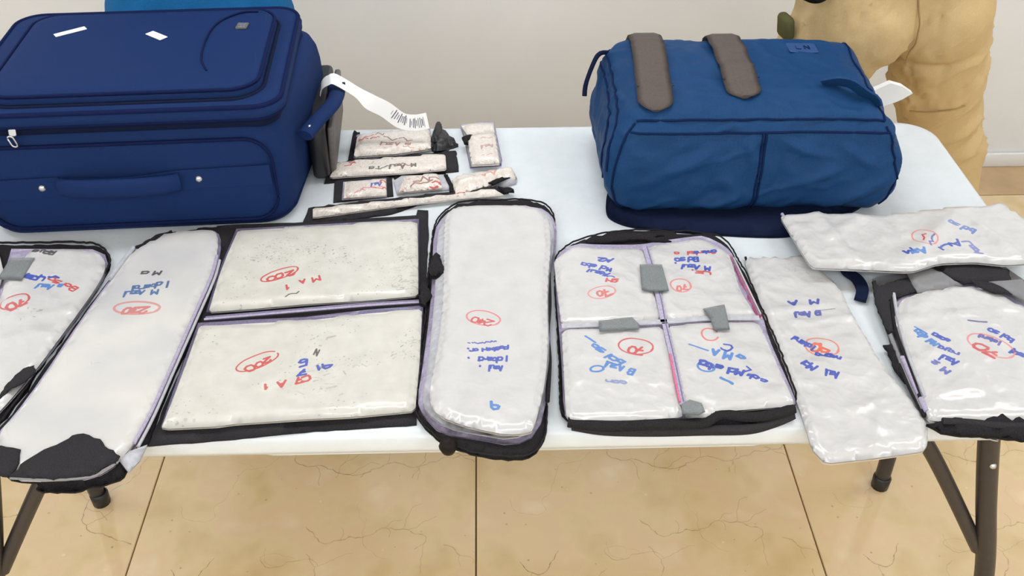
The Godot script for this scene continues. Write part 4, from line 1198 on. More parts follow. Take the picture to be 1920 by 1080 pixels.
	# tall rounded packet in the middle
	o = soften(pv([-0.0997, -0.0257, -0.0953, -0.0793, -0.0761, -0.1183, -0.0495, -0.1413, 0.0246, -0.1462, 0.0938, -0.1392, 0.1134, -0.1049, 0.1162, -0.0671, 0.108, 0.0179, 0.0948, 0.0896, 0.0882, 0.2385, 0.0808, 0.3518, 0.0745, 0.4136, 0.071, 0.4525, 0.0536, 0.4803, 0.0328, 0.4866, -0.0187, 0.4783, -0.0639, 0.4584, -0.0966, 0.4238, -0.1087, 0.3935, -0.1121, 0.3624, -0.1082, 0.2859, -0.1013, 0.1712, -0.1026, 0.0843]))
	t = thing("tall_packet", "tall round-ended white packet in a frayed black lining at the table middle, circled 240", "packet", fixed(o))
	part("lining", slab(o, 0.0, 0.012, 0.009, {"rag": 0.0018, "rim": 0.008}), M["black lining"], t)
	part("frayed_edge", edge_tube(o, 0.009, 0.0016, 5.0), M["black lining"], t)
	var l1 := soften(pv([-0.0975, -0.0386, -0.081, -0.0863, -0.0587, -0.1106, -0.0082, -0.1159, 0.0885, -0.1108, 0.11, -0.0853, 0.1178, -0.0486, 0.1126, 0.0207, 0.1022, 0.0644, 0.0919, 0.173, 0.0895, 0.2828, 0.0793, 0.3706, 0.0617, 0.4504, 0.0263, 0.4708, -0.0183, 0.4578, -0.0704, 0.4468, -0.0981, 0.4069, -0.1065, 0.3812, -0.1009, 0.3005, -0.0957, 0.1871, -0.0953, 0.0873]))
	bag("sleeve", l1, 0.0105, 0.012, "violet film", t, {"cell": 0.014})
	bag("sleeve", soften(pv([-0.0899, -0.019, -0.0781, -0.0726, -0.0582, -0.0966, -0.0081, -0.1019, 0.0808, -0.0962, 0.1036, -0.0709, 0.1123, -0.0354, 0.1082, 0.0318, 0.0985, 0.0822, 0.0895, 0.1829, 0.0865, 0.2919, 0.0763, 0.3685, 0.0587, 0.4509, 0.0247, 0.469, -0.0181, 0.4584, -0.0631, 0.4452, -0.0921, 0.4151, -0.0984, 0.3897, -0.0926, 0.3096, -0.089, 0.1971, -0.0883, 0.0982])), 0.022, 0.010, "grey film", t, {"cell": 0.014})
	var l3 := soften(pv([-0.0772, -0.0551, -0.0621, -0.079, -0.0171, -0.0835, 0.0687, -0.0812, 0.0926, -0.0626, 0.1044, -0.0342, 0.102, 0.0457, 0.0942, 0.1096, 0.0874, 0.1954, 0.0847, 0.2803, 0.0767, 0.358, 0.0669, 0.4096, 0.0561, 0.4535, 0.0504, 0.4666, 0.0196, 0.4691, -0.0179, 0.4586, -0.0489, 0.4458, -0.0735, 0.4306, -0.0864, 0.4104, -0.0878, 0.3746, -0.0809, 0.31, -0.0758, 0.2283, -0.0745, 0.1322, -0.0779, 0.0035]))
	bag("packet", l3, 0.030, 0.011, "white film", t, {"crease": 0.0008, "rim": 0.006, "cell": 0.008}, func(k: Ink) -> void:
		oval(k, Vector2(-0.0126, 0.2325), Vector2(0.0123, 0.242), 0.0165, Color(0.84, 0.3, 0.28, 0.7), 0.0014)
		w(k, "240", Vector2(0.0026, 0.2418), Vector2(-0.0279, 0.2271), 0.011, RED, 0.0014)
		scribble(k, Vector2(0.0068, 0.2872), Vector2(-0.037, 0.2908), 0.004, BLUE, 2, 0.0012)
		w(k, "posterior.", Vector2(0.0238, 0.2983), Vector2(-0.0385, 0.3037), 0.008, BLUE, 0.0015)
		w(k, "lateral .", Vector2(0.021, 0.3204), Vector2(-0.0375, 0.3235), 0.009, BLUE, 0.0015)
		w(k, "Azul .", Vector2(0.0144, 0.3397), Vector2(-0.0199, 0.341), 0.010, BLUE, 0.0015)
		w(k, "9", Vector2(0.0086, 0.4132), Vector2(-0.0038, 0.415), 0.014, SKY_BLUE, 0.002))
	bag("torn_lining", pv([-0.0995, 0.0917, -0.0934, 0.0541, -0.0827, 0.058, -0.0799, 0.0831, -0.0718, 0.105, -0.0871, 0.1156, -0.0962, 0.1153]), 0.026, 0.02, "black lining", t, {"rag": 0.004, "cell": 0.006, "rim": 0.008})
	bag("torn_lining", pv([-0.1166, 0.1196, -0.0999, 0.105, -0.0948, 0.1535, -0.1029, 0.1727, -0.1127, 0.1595]), 0.012, 0.018, "black lining", t, {"rag": 0.004, "cell": 0.006, "rim": 0.008})
	part("frayed_edge", strand(pv([0.0952, 0.0978, 0.0923, 0.178, 0.085, 0.2521, 0.0848, 0.31, 0.0771, 0.3954]), 0.022, 0.0032), M["black lining"], t)
	part("rolled_knob", moved(lathe([Vector2(0, -0.012), Vector2(0.009, -0.01), Vector2(0.013, 0), Vector2(0.009, 0.01), Vector2(0, 0.012)], 14), Vector3(Vector2(-0.0605, 0.468).x, TABLE_Y + 0.0135, Vector2(-0.0605, 0.468).y)), M["boot leather"], t)
	four_packet()

func four_packet() -> void:
	var o := soften(pv([0.1078, 0.0712, 0.1116, 0.0328, 0.1369, -0.0014, 0.1661, -0.0187, 0.2052, -0.0322, 0.2401, -0.0379, 0.2823, -0.0394, 0.3116, -0.0306, 0.3571, -0.0294, 0.3964, -0.0191, 0.4072, -0.0005, 0.4141, 0.0253, 0.4242, 0.1035, 0.4276, 0.1882, 0.4333, 0.2664, 0.4348, 0.3616, 0.4319, 0.3883, 0.419, 0.4131, 0.3881, 0.43, 0.3493, 0.4415, 0.2804, 0.4396, 0.2229, 0.4422, 0.1838, 0.4432, 0.1458, 0.4339, 0.1079, 0.4182, 0.0939, 0.4009, 0.0982, 0.3525, 0.1011, 0.2575, 0.1033, 0.1795, 0.1056, 0.0949]))
	var t := thing("four_part_packet", "four white bags joined by grey duct tape on one black rolled-edge lining", "packet", fixed(o))
	part("lining", slab(o, 0.0, 0.016, 0.012, {"rag": 0.002, "rim": 0.009}), M["black lining"], t)
	part("frayed_edge", edge_tube(o, 0.011, 0.0015, 8.0), M["black lining"], t)
	part("rolled_edge", strand(pv([0.1034, 0.4318, 0.1532, 0.4414, 0.2216, 0.4412, 0.2877, 0.4389, 0.3142, 0.425, 0.3553, 0.4303, 0.3895, 0.4257, 0.4194, 0.4151]), 0.018, 0.008), M["black lining"], t)
	part("rolled_edge", strand(pv([0.1099, 0.4292, 0.1539, 0.4399, 0.2221, 0.4438, 0.288, 0.4436, 0.351, 0.4432, 0.3897, 0.4318, 0.4189, 0.4178]), 0.008, 0.0075), M["charcoal felt"], t)
	bag("sleeve", soften(pv([0.1081, 0.0475, 0.141, 0.0075, 0.1961, 0.0135, 0.2589, 0.0152, 0.2823, 0.0069, 0.3479, -0.0063, 0.3709, -0.0089, 0.402, 0.0242, 0.4093, 0.0526, 0.413, 0.1387, 0.4227, 0.2095, 0.4198, 0.2622, 0.4233, 0.3209, 0.4277, 0.3894, 0.4257, 0.4059, 0.3904, 0.4101, 0.3131, 0.4166, 0.289, 0.4328, 0.2056, 0.4284, 0.1543, 0.4312, 0.1052, 0.4278, 0.0989, 0.4108, 0.1024, 0.3216, 0.1036, 0.2332, 0.1049, 0.1132])), 0.014, 0.008, "violet film", t, {"cell": 0.015})
	bag("sleeve", pv([0.401, 0.0547, 0.407, 0.0611, 0.4142, 0.1382, 0.4198, 0.2153, 0.4122, 0.2204, 0.4037, 0.1465]), 0.018, 0.009, "pink film", t, {"cell": 0.008}).set_meta("label", "pink striped film edge")
	part("film_edge", strand(pv([0.4041, 0.0702, 0.4096, 0.1353, 0.4165, 0.2163]), 0.026, 0.0014), M["white film"], t)
	part("film_edge", strand(pv([0.4015, 0.0673, 0.405, 0.1406, 0.4134, 0.2197]), 0.0265, 0.0012), M["seam film"], t)
	part("film_edge", strand(pv([0.4061, 0.0672, 0.4122, 0.141, 0.4183, 0.2205]), 0.018, 0.0022), M["grey film"], t)
	part("lining_fold", slab(pv([0.1627, 0.0098, 0.201, -0.0033, 0.2354, -0.0102, 0.2767, -0.0117, 0.2981, -0.0046, 0.2825, 0.0002, 0.3105, 0.0126, 0.295, 0.0173, 0.252, 0.0058, 0.2216, 0.0127, 0.1843, 0.0155]), 0.02, 0.008, 0.007, {"rag": 0.003}), M["black lining"], t)
	var film := "crumpled film"
	bag("packet", soften(pv([0.1056, 0.0669, 0.1397, 0.0289, 0.1931, 0.0366, 0.2565, 0.0402, 0.2595, 0.0862, 0.2607, 0.226, 0.2136, 0.2299, 0.107, 0.2363, 0.1054, 0.1289]), 1, 0.1), 0.021, 0.009, film, t, {"crease": 0.002, "seed": 3.0, "cell": 0.007}, func(k: Ink) -> void:
		w(k, "A2", Vector2(0.2031, 0.0733), Vector2(0.1754, 0.0681), 0.009, BLUE, 0.0017)
		w(k, "Maleta", Vector2(0.198, 0.0967), Vector2(0.1514, 0.0808), 0.010, BLUE, 0.0016)
		w(k, "Azul", Vector2(0.1946, 0.1125), Vector2(0.1518, 0.0969), 0.008, BLUE, 0.0016)
		scribble(k, Vector2(0.1996, 0.1226), Vector2(0.1715, 0.1104), 0.009, BLUE, 3, 0.0014)
		w(k, "grl", Vector2(0.2031, 0.1297), Vector2(0.1788, 0.1234), 0.008, RED, 0.0016)
		oval(k, Vector2(0.1752, 0.1608), Vector2(0.1971, 0.1532), 0.014, Color(0.85, 0.35, 0.32, 0.6), 0.0014)
		w(k, "70", Vector2(0.1861, 0.1529), Vector2(0.1648, 0.1633), 0.012, Color(0.8, 0.25, 0.22, 0.75), 0.0018))
	bag("packet", soften(pv([0.2642, 0.0373, 0.2781, 0.0295, 0.3393, 0.0152, 0.3619, 0.0126, 0.3927, 0.0451, 0.4, 0.067, 0.3976, 0.1538, 0.4099, 0.2237, 0.3313, 0.2237, 0.2677, 0.2288, 0.268, 0.1275]), 1, 0.1), 0.021, 0.009, film, t, {"crease": 0.002, "seed": 9.0, "cell": 0.007}, func(k: Ink) -> void:
		w(k, "frontal a", Vector2(0.3764, 0.0525), Vector2(0.3059, 0.0581), 0.008, RED, 0.0014)
		w(k, "ont a", Vector2(0.3764, 0.0525), Vector2(0.3383, 0.056), 0.008, BLUE, 0.0017)
		w(k, "Bolso", Vector2(0.3428, 0.0712), Vector2(0.3054, 0.0731), 0.010, BLUE, 0.0018)
		w(k, "M Azul.", Vector2(0.3591, 0.0982), Vector2(0.2998, 0.0863), 0.010, BLUE, 0.0017)
		w(k, "uz.", Vector2(0.358, 0.114), Vector2(0.3212, 0.1058), 0.008, RED, 0.0015)
		oval(k, Vector2(0.3026, 0.1464), Vector2(0.3185, 0.1427), 0.016, Color(0.84, 0.35, 0.32, 0.7), 0.0015)
		w(k, "70", Vector2(0.3119, 0.1467), Vector2(0.2939, 0.1476), 0.012, Color(0.8, 0.28, 0.26, 0.75), 0.0016))
	bag("packet", soften(pv([0.1064, 0.245, 0.1625, 0.244, 0.2121, 0.2427, 0.2612, 0.2415, 0.263, 0.3204, 0.2635, 0.4061, 0.2606, 0.4335, 0.2036, 0.4361, 0.1529, 0.4389, 0.1057, 0.4355, 0.1007, 0.4229, 0.1036, 0.3348]), 1, 0.1), 0.021, 0.009, film, t, {"crease": 0.002, "seed": 15.0, "cell": 0.007, "lines": [[Vector2(0.1996, 0.3562), Vector2(0.2555, 0.3754), 0.004, 0.002]]}, func(k: Ink) -> void:
		k.line(Vector2(0.141, 0.2659), Vector2(0.154, 0.2808), 0.002, SKY_BLUE)
		w(k, "bolso", Vector2(0.1933, 0.3255), Vector2(0.1506, 0.2831), 0.012, SKY_BLUE, 0.0019)
		w(k, "B Azul", Vector2(0.2054, 0.3407), Vector2(0.1596, 0.3211), 0.012, SKY_BLUE, 0.0018)
		oval(k, Vector2(0.1509, 0.3392), Vector2(0.1604, 0.3372), 0.006, SKY_BLUE, 0.0018)
		w(k, "con", Vector2(0.1915, 0.3671), Vector2(0.1604, 0.3596), 0.007, Color(0.35, 0.45, 0.7, 0.7), 0.0014)
		oval(k, Vector2(0.2123, 0.2908), Vector2(0.2378, 0.2951), 0.017, RED, 0.0013)
		w(k, "70", Vector2(0.2266, 0.296), Vector2(0.2008, 0.2881), 0.015, RED, 0.0018))
	bag("packet", soften(pv([0.2669, 0.2406, 0.3296, 0.233, 0.4089, 0.2362, 0.4131, 0.2759, 0.4157, 0.3339, 0.421, 0.4017, 0.42, 0.4154, 0.3867, 0.418, 0.3101, 0.4244, 0.2895, 0.4385, 0.2647, 0.4357, 0.2657, 0.4018, 0.2669, 0.3157]), 1, 0.1), 0.021, 0.009, film, t, {"crease": 0.0022, "seed": 22.0, "cell": 0.007, "lines": [[Vector2(0.281, 0.3944), Vector2(0.3788, 0.3588), 0.006, 0.0022], [Vector2(0.3511, 0.4175), Vector2(0.4115, 0.3818), 0.006, 0.002]]}, func(k: Ink) -> void:
		k.line(Vector2(0.2934, 0.2882), Vector2(0.3185, 0.3032), 0.0016, SKY_BLUE)
		w(k, "M A", Vector2(0.3531, 0.3112), Vector2(0.3234, 0.3021), 0.011, SKY_BLUE, 0.0021)
		w(k, "C", Vector2(0.358, 0.2948), Vector2(0.3466, 0.2884), 0.012, BLUE, 0.0015)
		w(k, "a", Vector2(0.3686, 0.3198), Vector2(0.3607, 0.3126), 0.009, SKY_BLUE, 0.002)
		oval(k, Vector2(0.3091, 0.3378), Vector2(0.3208, 0.3415), 0.01, SKY_BLUE, 0.0018)
		w(k, "Maleta", Vector2(0.3624, 0.3494), Vector2(0.3021, 0.325), 0.012, BLUE, 0.0021)
		w(k, "L", Vector2(0.3736, 0.3475), Vector2(0.3676, 0.3394), 0.01, BLUE, 0.0014)
		w(k, "ada", Vector2(0.3907, 0.3669), Vector2(0.3643, 0.3551), 0.008, BLUE, 0.0016)
		k.line(Vector2(0.3262, 0.3619), Vector2(0.3395, 0.3755), 0.0024, SKY_BLUE)
		oval(k, Vector2(0.3274, 0.2673), Vector2(0.3396, 0.2664), 0.014, Color(0.84, 0.35, 0.3, 0.8), 0.0015, 0.1, 0.95))
	part("zip_strip", zip(pv([0.2606, 0.0372, 0.2632, 0.0982, 0.2643, 0.1779, 0.2632, 0.2364]), 0.029, 0.010), M["violet film"], t)
	part("zip_strip", zip(pv([0.2644, 0.2375, 0.2646, 0.3204, 0.2636, 0.4146]), 0.029, 0.009), M["violet film"], t)
	part("zip_strip", strand(pv([0.2633, 0.0385, 0.2659, 0.1042, 0.2669, 0.1835, 0.2657, 0.2375, 0.2665, 0.3181, 0.2653, 0.4083]), 0.0292, 0.0012), M["seam film"], t)
	part("zip_strip", strand(pv([0.2613, 0.3108, 0.2599, 0.3709, 0.2598, 0.4103]), 0.031, 0.0016), M["pink film"], t)
	part("zip_strip", zip(pv([0.1067, 0.2409, 0.2128, 0.2366, 0.2644, 0.2349, 0.3303, 0.2289, 0.4109, 0.23]), 0.029, 0.010), M["grey film"], t)
	for q in [pv([0.2439, 0.0946, 0.28, 0.0956, 0.2814, 0.1646, 0.2588, 0.1662, 0.2388, 0.1617]), pv([0.163, 0.2363, 0.2152, 0.2284, 0.2245, 0.2467, 0.2219, 0.2572, 0.1623, 0.2607]), pv([0.3264, 0.2114, 0.3619, 0.2017, 0.361, 0.2271, 0.3584, 0.2619, 0.3342, 0.2633, 0.334, 0.2342]), pv([0.2597, 0.4184, 0.2732, 0.4094, 0.2886, 0.4162, 0.2907, 0.4332, 0.2806, 0.44, 0.2597, 0.4369])]:
		bag("tape_strip", q, 0.0335, 0.0014, "duct tape", t, {"crease": 0.0012, "cell": 0.006}).set_meta("label", "grey duct tape")

func right_packets() -> void:
	# long bag whose near end hangs past the front edge
	var o := soften(pv([0.4288, 0.0464, 0.4654, 0.0459, 0.5045, 0.0462, 0.5318, 0.0418, 0.5548, 0.0944, 0.5698, 0.143, 0.5687, 0.189, 0.5736, 0.2514, 0.5807, 0.3271, 0.5963, 0.3921, 0.6038, 0.438, 0.5894, 0.4763, 0.5791, 0.4877, 0.5142, 0.4976, 0.442, 0.5057, 0.4309, 0.4791, 0.4333, 0.4184, 0.4317, 0.3396, 0.4325, 0.2596, 0.4294, 0.2043, 0.4279, 0.1188]), 1, 0.12)
	var t := thing("long_packet", "long bare white plastic packet reaching past the front edge, right of the four taped bags", "packet", fixed(o))
	bag("packet", o, 0.001, 0.013, "crumpled film", t, {"crease": 0.0028, "seed": 31.0, "rim": 0.008, "cell": 0.007, "lines": [[Vector2(0.4722, 0.2257), Vector2(0.5714, 0.2128), 0.006, 0.004], [Vector2(0.4252, 0.1957), Vector2(0.538, 0.1828), 0.007, 0.003], [Vector2(0.5039, 0.4127), Vector2(0.5554, 0.3927), 0.008, 0.003], [Vector2(0.5102, 0.4885), Vector2(0.5277, 0.4444), 0.005, 0.004]]}, func(k: Ink) -> void:
		w(k, "M A", Vector2(0.5188, 0.1676), Vector2(0.468, 0.173), 0.012, Color(0.22, 0.28, 0.62, 0.9), 0.002)
		w(k, "B Azul", Vector2(0.5151, 0.197), Vector2(0.4662, 0.201), 0.010, Color(0.22, 0.28, 0.62, 0.85), 0.0019)
		k.line(Vector2(0.5163, 0.1957), Vector2(0.5408, 0.1924), 0.001, Color(0.3, 0.35, 0.5, 0.6))
		oval(k, Vector2(0.4956, 0.2814), Vector2(0.5198, 0.2869), 0.02, Color(0.86, 0.4, 0.25, 0.75), 0.0014)
		w(k, "90", Vector2(0.5087, 0.2805), Vector2(0.4839, 0.2738), 0.013, Color(0.84, 0.33, 0.18, 0.85), 0.0022)
		w(k, "lateral", Vector2(0.4871, 0.2799), Vector2(0.4563, 0.2545), 0.009, BLUE, 0.0016)
		w(k, "negra", Vector2(0.5165, 0.3071), Vector2(0.4855, 0.292), 0.008, BLUE, 0.0017)
		w(k, "Mal", Vector2(0.4772, 0.3259), Vector2(0.4583, 0.3043), 0.011, BLUE, 0.0018)
		w(k, "Azul", Vector2(0.5052, 0.3382), Vector2(0.4827, 0.3318), 0.010, BLUE, 0.0016)
		dirt(k, pv([0.4935, 0.0714, 0.556, 0.0879, 0.5447, 0.1449, 0.489, 0.1434]), 160, Color(0.5, 0.42, 0.3, 0.22), 5, 0.012))
	part("film_edge", strand(pv([0.4329, 0.0406, 0.4331, 0.1119, 0.4349, 0.1947, 0.438, 0.2505, 0.4371, 0.3311, 0.4375, 0.4105]), 0.005, 0.0022), M["black lining"], t)
	# framed packet at the right end
	o = pv([0.632, 0.1043, 0.6431, 0.0976, 0.6988, 0.085, 0.7562, 0.0577, 0.7999, 0.0464, 0.8573, 0.0567, 0.8697, 0.0896, 0.879, 0.111, 0.9093, 0.1728, 0.8348, 0.4443, 0.7279, 0.4609, 0.6715, 0.457, 0.6389, 0.4488, 0.6159, 0.4433, 0.613, 0.4133, 0.6072, 0.3446, 0.6068, 0.2765, 0.6209, 0.165])
	t = thing("framed_packet", "white packet in a torn black and grey frame at the right end of the table", "packet", fixed(o))
	part("lining", slab(o, 0.0, 0.009, 0.014, {"rag": 0.002}), M["grey mesh cloth"], t)
	bag("sleeve", pv([0.6297, 0.1906, 0.6583, 0.1601, 0.7748, 0.1268, 0.8183, 0.1443, 0.8433, 0.1835, 0.8811, 0.2353, 0.8306, 0.4367, 0.731, 0.4439, 0.6248, 0.441, 0.6027, 0.433, 0.6079, 0.3976, 0.6154, 0.3111, 0.6194, 0.2466]), 0.008, 0.008, "violet film", t, {"cell": 0.016})
	var big := soften(pv([0.622, 0.2241, 0.6487, 0.1802, 0.6838, 0.1615, 0.7637, 0.1469, 0.8063, 0.1648, 0.8292, 0.1981, 0.8666, 0.2493, 0.819, 0.4458, 0.7264, 0.4483, 0.6852, 0.4422, 0.6542, 0.4488, 0.62, 0.4454, 0.5998, 0.4424, 0.6042, 0.4099, 0.6117, 0.3244, 0.6158, 0.2667]), 1, 0.12)
	bag("packet", big, 0.014, 0.012, "crumpled film", t, {"crease": 0.0028, "seed": 44.0, "cell": 0.008, "lines": [[Vector2(0.655, 0.2298), Vector2(0.8123, 0.2106), 0.008, 0.003], [Vector2(0.6263, 0.3996), Vector2(0.7077, 0.3856), 0.008, 0.003], [Vector2(0.6536, 0.4268), Vector2(0.734, 0.4132), 0.007, 0.003], [Vector2(0.7564, 0.2454), Vector2(0.8115, 0.2418), 0.005, 0.002]]}, func(k: Ink) -> void:
		k.line(Vector2(0.6447, 0.2525), Vector2(0.6556, 0.2702), 0.0018, SKY_BLUE)
		w(k, "Maleta", Vector2(0.6653, 0.2925), Vector2(0.6462, 0.26), 0.010, SKY_BLUE, 0.0018)
		w(k, "cosa", Vector2(0.6863, 0.2858), Vector2(0.6677, 0.2681), 0.008, BLUE, 0.0016)
		w(k, "roja", Vector2(0.6898, 0.3123), Vector2(0.6676, 0.2949), 0.010, BLUE, 0.0017)
		w(k, "Azul", Vector2(0.6796, 0.3331), Vector2(0.658, 0.3126), 0.010, BLUE, 0.0016)
		w(k, "M 2", Vector2(0.6642, 0.351), Vector2(0.6463, 0.3275), 0.009, Color(0.25, 0.3, 0.65, 0.85), 0.0018)
		k.line(Vector2(0.7315, 0.2396), Vector2(0.7559, 0.2466), 0.0018, Color(0.2, 0.25, 0.5, 0.8))
		w(k, "bolso", Vector2(0.7826, 0.2847), Vector2(0.7563, 0.258), 0.010, BLUE, 0.0017)
		w(k, "lateral", Vector2(0.7609, 0.2902), Vector2(0.732, 0.2698), 0.007, Color(0.25, 0.22, 0.6, 0.85), 0.0016)
		w(k, "Azul", Vector2(0.7898, 0.3291), Vector2(0.7675, 0.3013), 0.011, BLUE, 0.002)
		oval(k, Vector2(0.7416, 0.2982), Vector2(0.767, 0.3214), 0.022, Color(0.85, 0.35, 0.33, 0.65), 0.0014)
		w(k, "70", Vector2(0.7523, 0.3187), Vector2(0.7242, 0.2856), 0.016, RED, 0.0022))
	bag("black_corner", pv([0.6189, 0.1293, 0.6253, 0.1275, 0.6229, 0.1431, 0.6791, 0.1207, 0.6829, 0.1581, 0.6309, 0.1785, 0.6221, 0.2116, 0.6128, 0.2546, 0.6022, 0.2603, 0.6062, 0.1856]), 0.016, 0.008, "charcoal felt", t, {"rag": 0.0015, "cell": 0.007, "crease": 0.0012})
	bag("grey_cloth", pv([0.6809, 0.1117, 0.7225, 0.0995, 0.7362, 0.1083, 0.7616, 0.1468, 0.7184, 0.1571, 0.6817, 0.1641, 0.6794, 0.148]), 0.018, 0.007, "grey mesh cloth", t, {"cell": 0.008, "crease": 0.001})
	bag("black_patch", pv([0.7315, 0.1009, 0.7618, 0.0824, 0.7877, 0.0817, 0.8308, 0.1021, 0.8475, 0.1132, 0.8384, 0.1494, 0.8051, 0.1444, 0.7583, 0.1472, 0.7443, 0.1291]), 0.022, 0.008, "charcoal felt", t, {"rag": 0.002, "cell": 0.007, "crease": 0.0015})
	bag("grey_cloth", pv([0.7989, 0.1496, 0.8564, 0.1444, 0.847, 0.21, 0.8331, 0.1955, 0.8147, 0.1715]), 0.028, 0.004, "grey mesh cloth", t, {"cell": 0.008, "crease": 0.001})
	bag("black_patch", pv([0.7686, 0.1475, 0.8013, 0.1538, 0.8158, 0.1688, 0.8214, 0.1848, 0.7936, 0.1827, 0.7746, 0.1637]), 0.03, 0.003, "charcoal felt", t, {"rag": 0.001, "cell": 0.007})
	bag("black_patch", pv([0.5918, 0.2781, 0.6055, 0.2755, 0.6035, 0.3243, 0.5956, 0.3625, 0.5909, 0.3351]), 0.009, 0.008, "black lining", t, {"rag": 0.002, "cell": 0.007})
	for q in [[pv([0.6338, 0.1803, 0.6182, 0.2428, 0.6103, 0.3132, 0.6031, 0.3996]), "black lining", 0.019, 0.003], [pv([0.6409, 0.1674, 0.6269, 0.2308, 0.6149, 0.3133, 0.6085, 0.3997]), "grey film", 0.022, 0.0028], [pv([0.6084, 0.2487, 0.6057, 0.2901, 0.6011, 0.3573, 0.6, 0.4189]), "grey mesh cloth", 0.014, 0.0035], [pv([0.6065, 0.3131, 0.6048, 0.3681, 0.6032, 0.425]), "violet film", 0.018, 0.004], [pv([0.599, 0.3242, 0.5977, 0.3812, 0.5993, 0.4309]), "black lining", 0.014, 0.003]]:
		part("film_edge", strand(q[0], q[2], q[3]), M[q[1]], t)
	bag("torn_lining", pv([0.5982, 0.4462, 0.6323, 0.4358, 0.658, 0.4434, 0.6872, 0.4373, 0.7002, 0.4256, 0.7132, 0.441, 0.7426, 0.4457, 0.8176, 0.4458, 0.8134, 0.4762, 0.7153, 0.4783, 0.6617, 0.4697, 0.6343, 0.468, 0.6105, 0.4611]), 0.010, 0.015, "black lining", t, {"rag": 0.003, "cell": 0.009, "crease": 0.002})
	part("rolled_edge", strand(pv([0.6147, 0.4501, 0.6523, 0.4536, 0.6986, 0.4612, 0.755, 0.4612, 0.8084, 0.4603]), 0.024, 0.005), M["charcoal felt"], t)
	bag("torn_film", pv([0.6556, 0.444, 0.6803, 0.4495, 0.691, 0.4691, 0.6779, 0.4645, 0.6601, 0.4553]), 0.001, 0.008, "grey film", t, {"rag": 0.003, "cell": 0.006})
	# bag laid across, from the backpack strap out over the table's right edge
	o = soften(pv([0.5036, -0.0303, 0.5169, -0.0355, 0.6003, -0.0381, 0.634, -0.0308, 0.7005, -0.029, 0.7921, -0.0467, 0.8654, -0.0488, 0.9018, -0.0601, 0.9178, -0.0231, 0.9295, 0.0165, 0.8797, 0.1146, 0.8361, 0.1184, 0.7897, 0.1087, 0.7301, 0.1106, 0.6766, 0.1321, 0.6084, 0.1247, 0.5233, 0.1169, 0.5181, 0.1048, 0.5103, 0.0356]), 1, 0.12)
	t = thing("cross_packet", "white plastic packet laid crosswise in front of the backpack at the right edge", "packet", fixed(o))
	bag("packet", o, 0.034, 0.012, "crumpled film", t, {"crease": 0.003, "seed": 53.0, "cell": 0.008, "lines": [[Vector2(0.5638, -0.0305), Vector2(0.5893, 0.1027), 0.010, 0.005], [Vector2(0.6467, -0.0283), Vector2(0.5715, 0.0419), 0.012, 0.004], [Vector2(0.6758, 0.105), Vector2(0.8, -0.0159), 0.012, 0.003], [Vector2(0.8331, 0.0175), Vector2(0.8594, 0.0953), 0.010, 0.004]]}, func(k: Ink) -> void:
		oval(k, Vector2(0.7258, 0.0476), Vector2(0.7433, 0.0589), 0.02, Color(0.85, 0.4, 0.4, 0.7), 0.0014)
		scribble(k, Vector2(0.7435, 0.0434), Vector2(0.722, 0.0735), 0.014, Color(0.3, 0.3, 0.62, 0.8), 3, 0.0018)
		scribble(k, Vector2(0.7303, 0.04), Vector2(0.7125, 0.055), 0.012, RED, 8, 0.0016)
		w(k, "M", Vector2(0.6896, 0.0802), Vector2(0.6726, 0.0887), 0.010, BLUE, 0.002)
		w(k, "As", Vector2(0.7137, 0.0794), Vector2(0.6888, 0.0877), 0.010, SKY_BLUE, 0.0022)
		w(k, "Au", Vector2(0.7801, 0.0537), Vector2(0.742, 0.0771), 0.012, BLUE, 0.002)
		w(k, "bolso", Vector2(0.8173, 0.0298), Vector2(0.7848, 0.0001), 0.012, Color(0.3, 0.42, 0.72, 0.8), 0.002)
		w(k, "Azul", Vector2(0.8048, 0.0953), Vector2(0.7922, 0.0479), 0.010, Color(0.28, 0.38, 0.7, 0.75), 0.0018))
	part("film_edge", strand(pv([0.5096, -0.0412, 0.5168, 0.0252, 0.525, 0.0935]), 0.037, 0.003), M["violet film"], t)

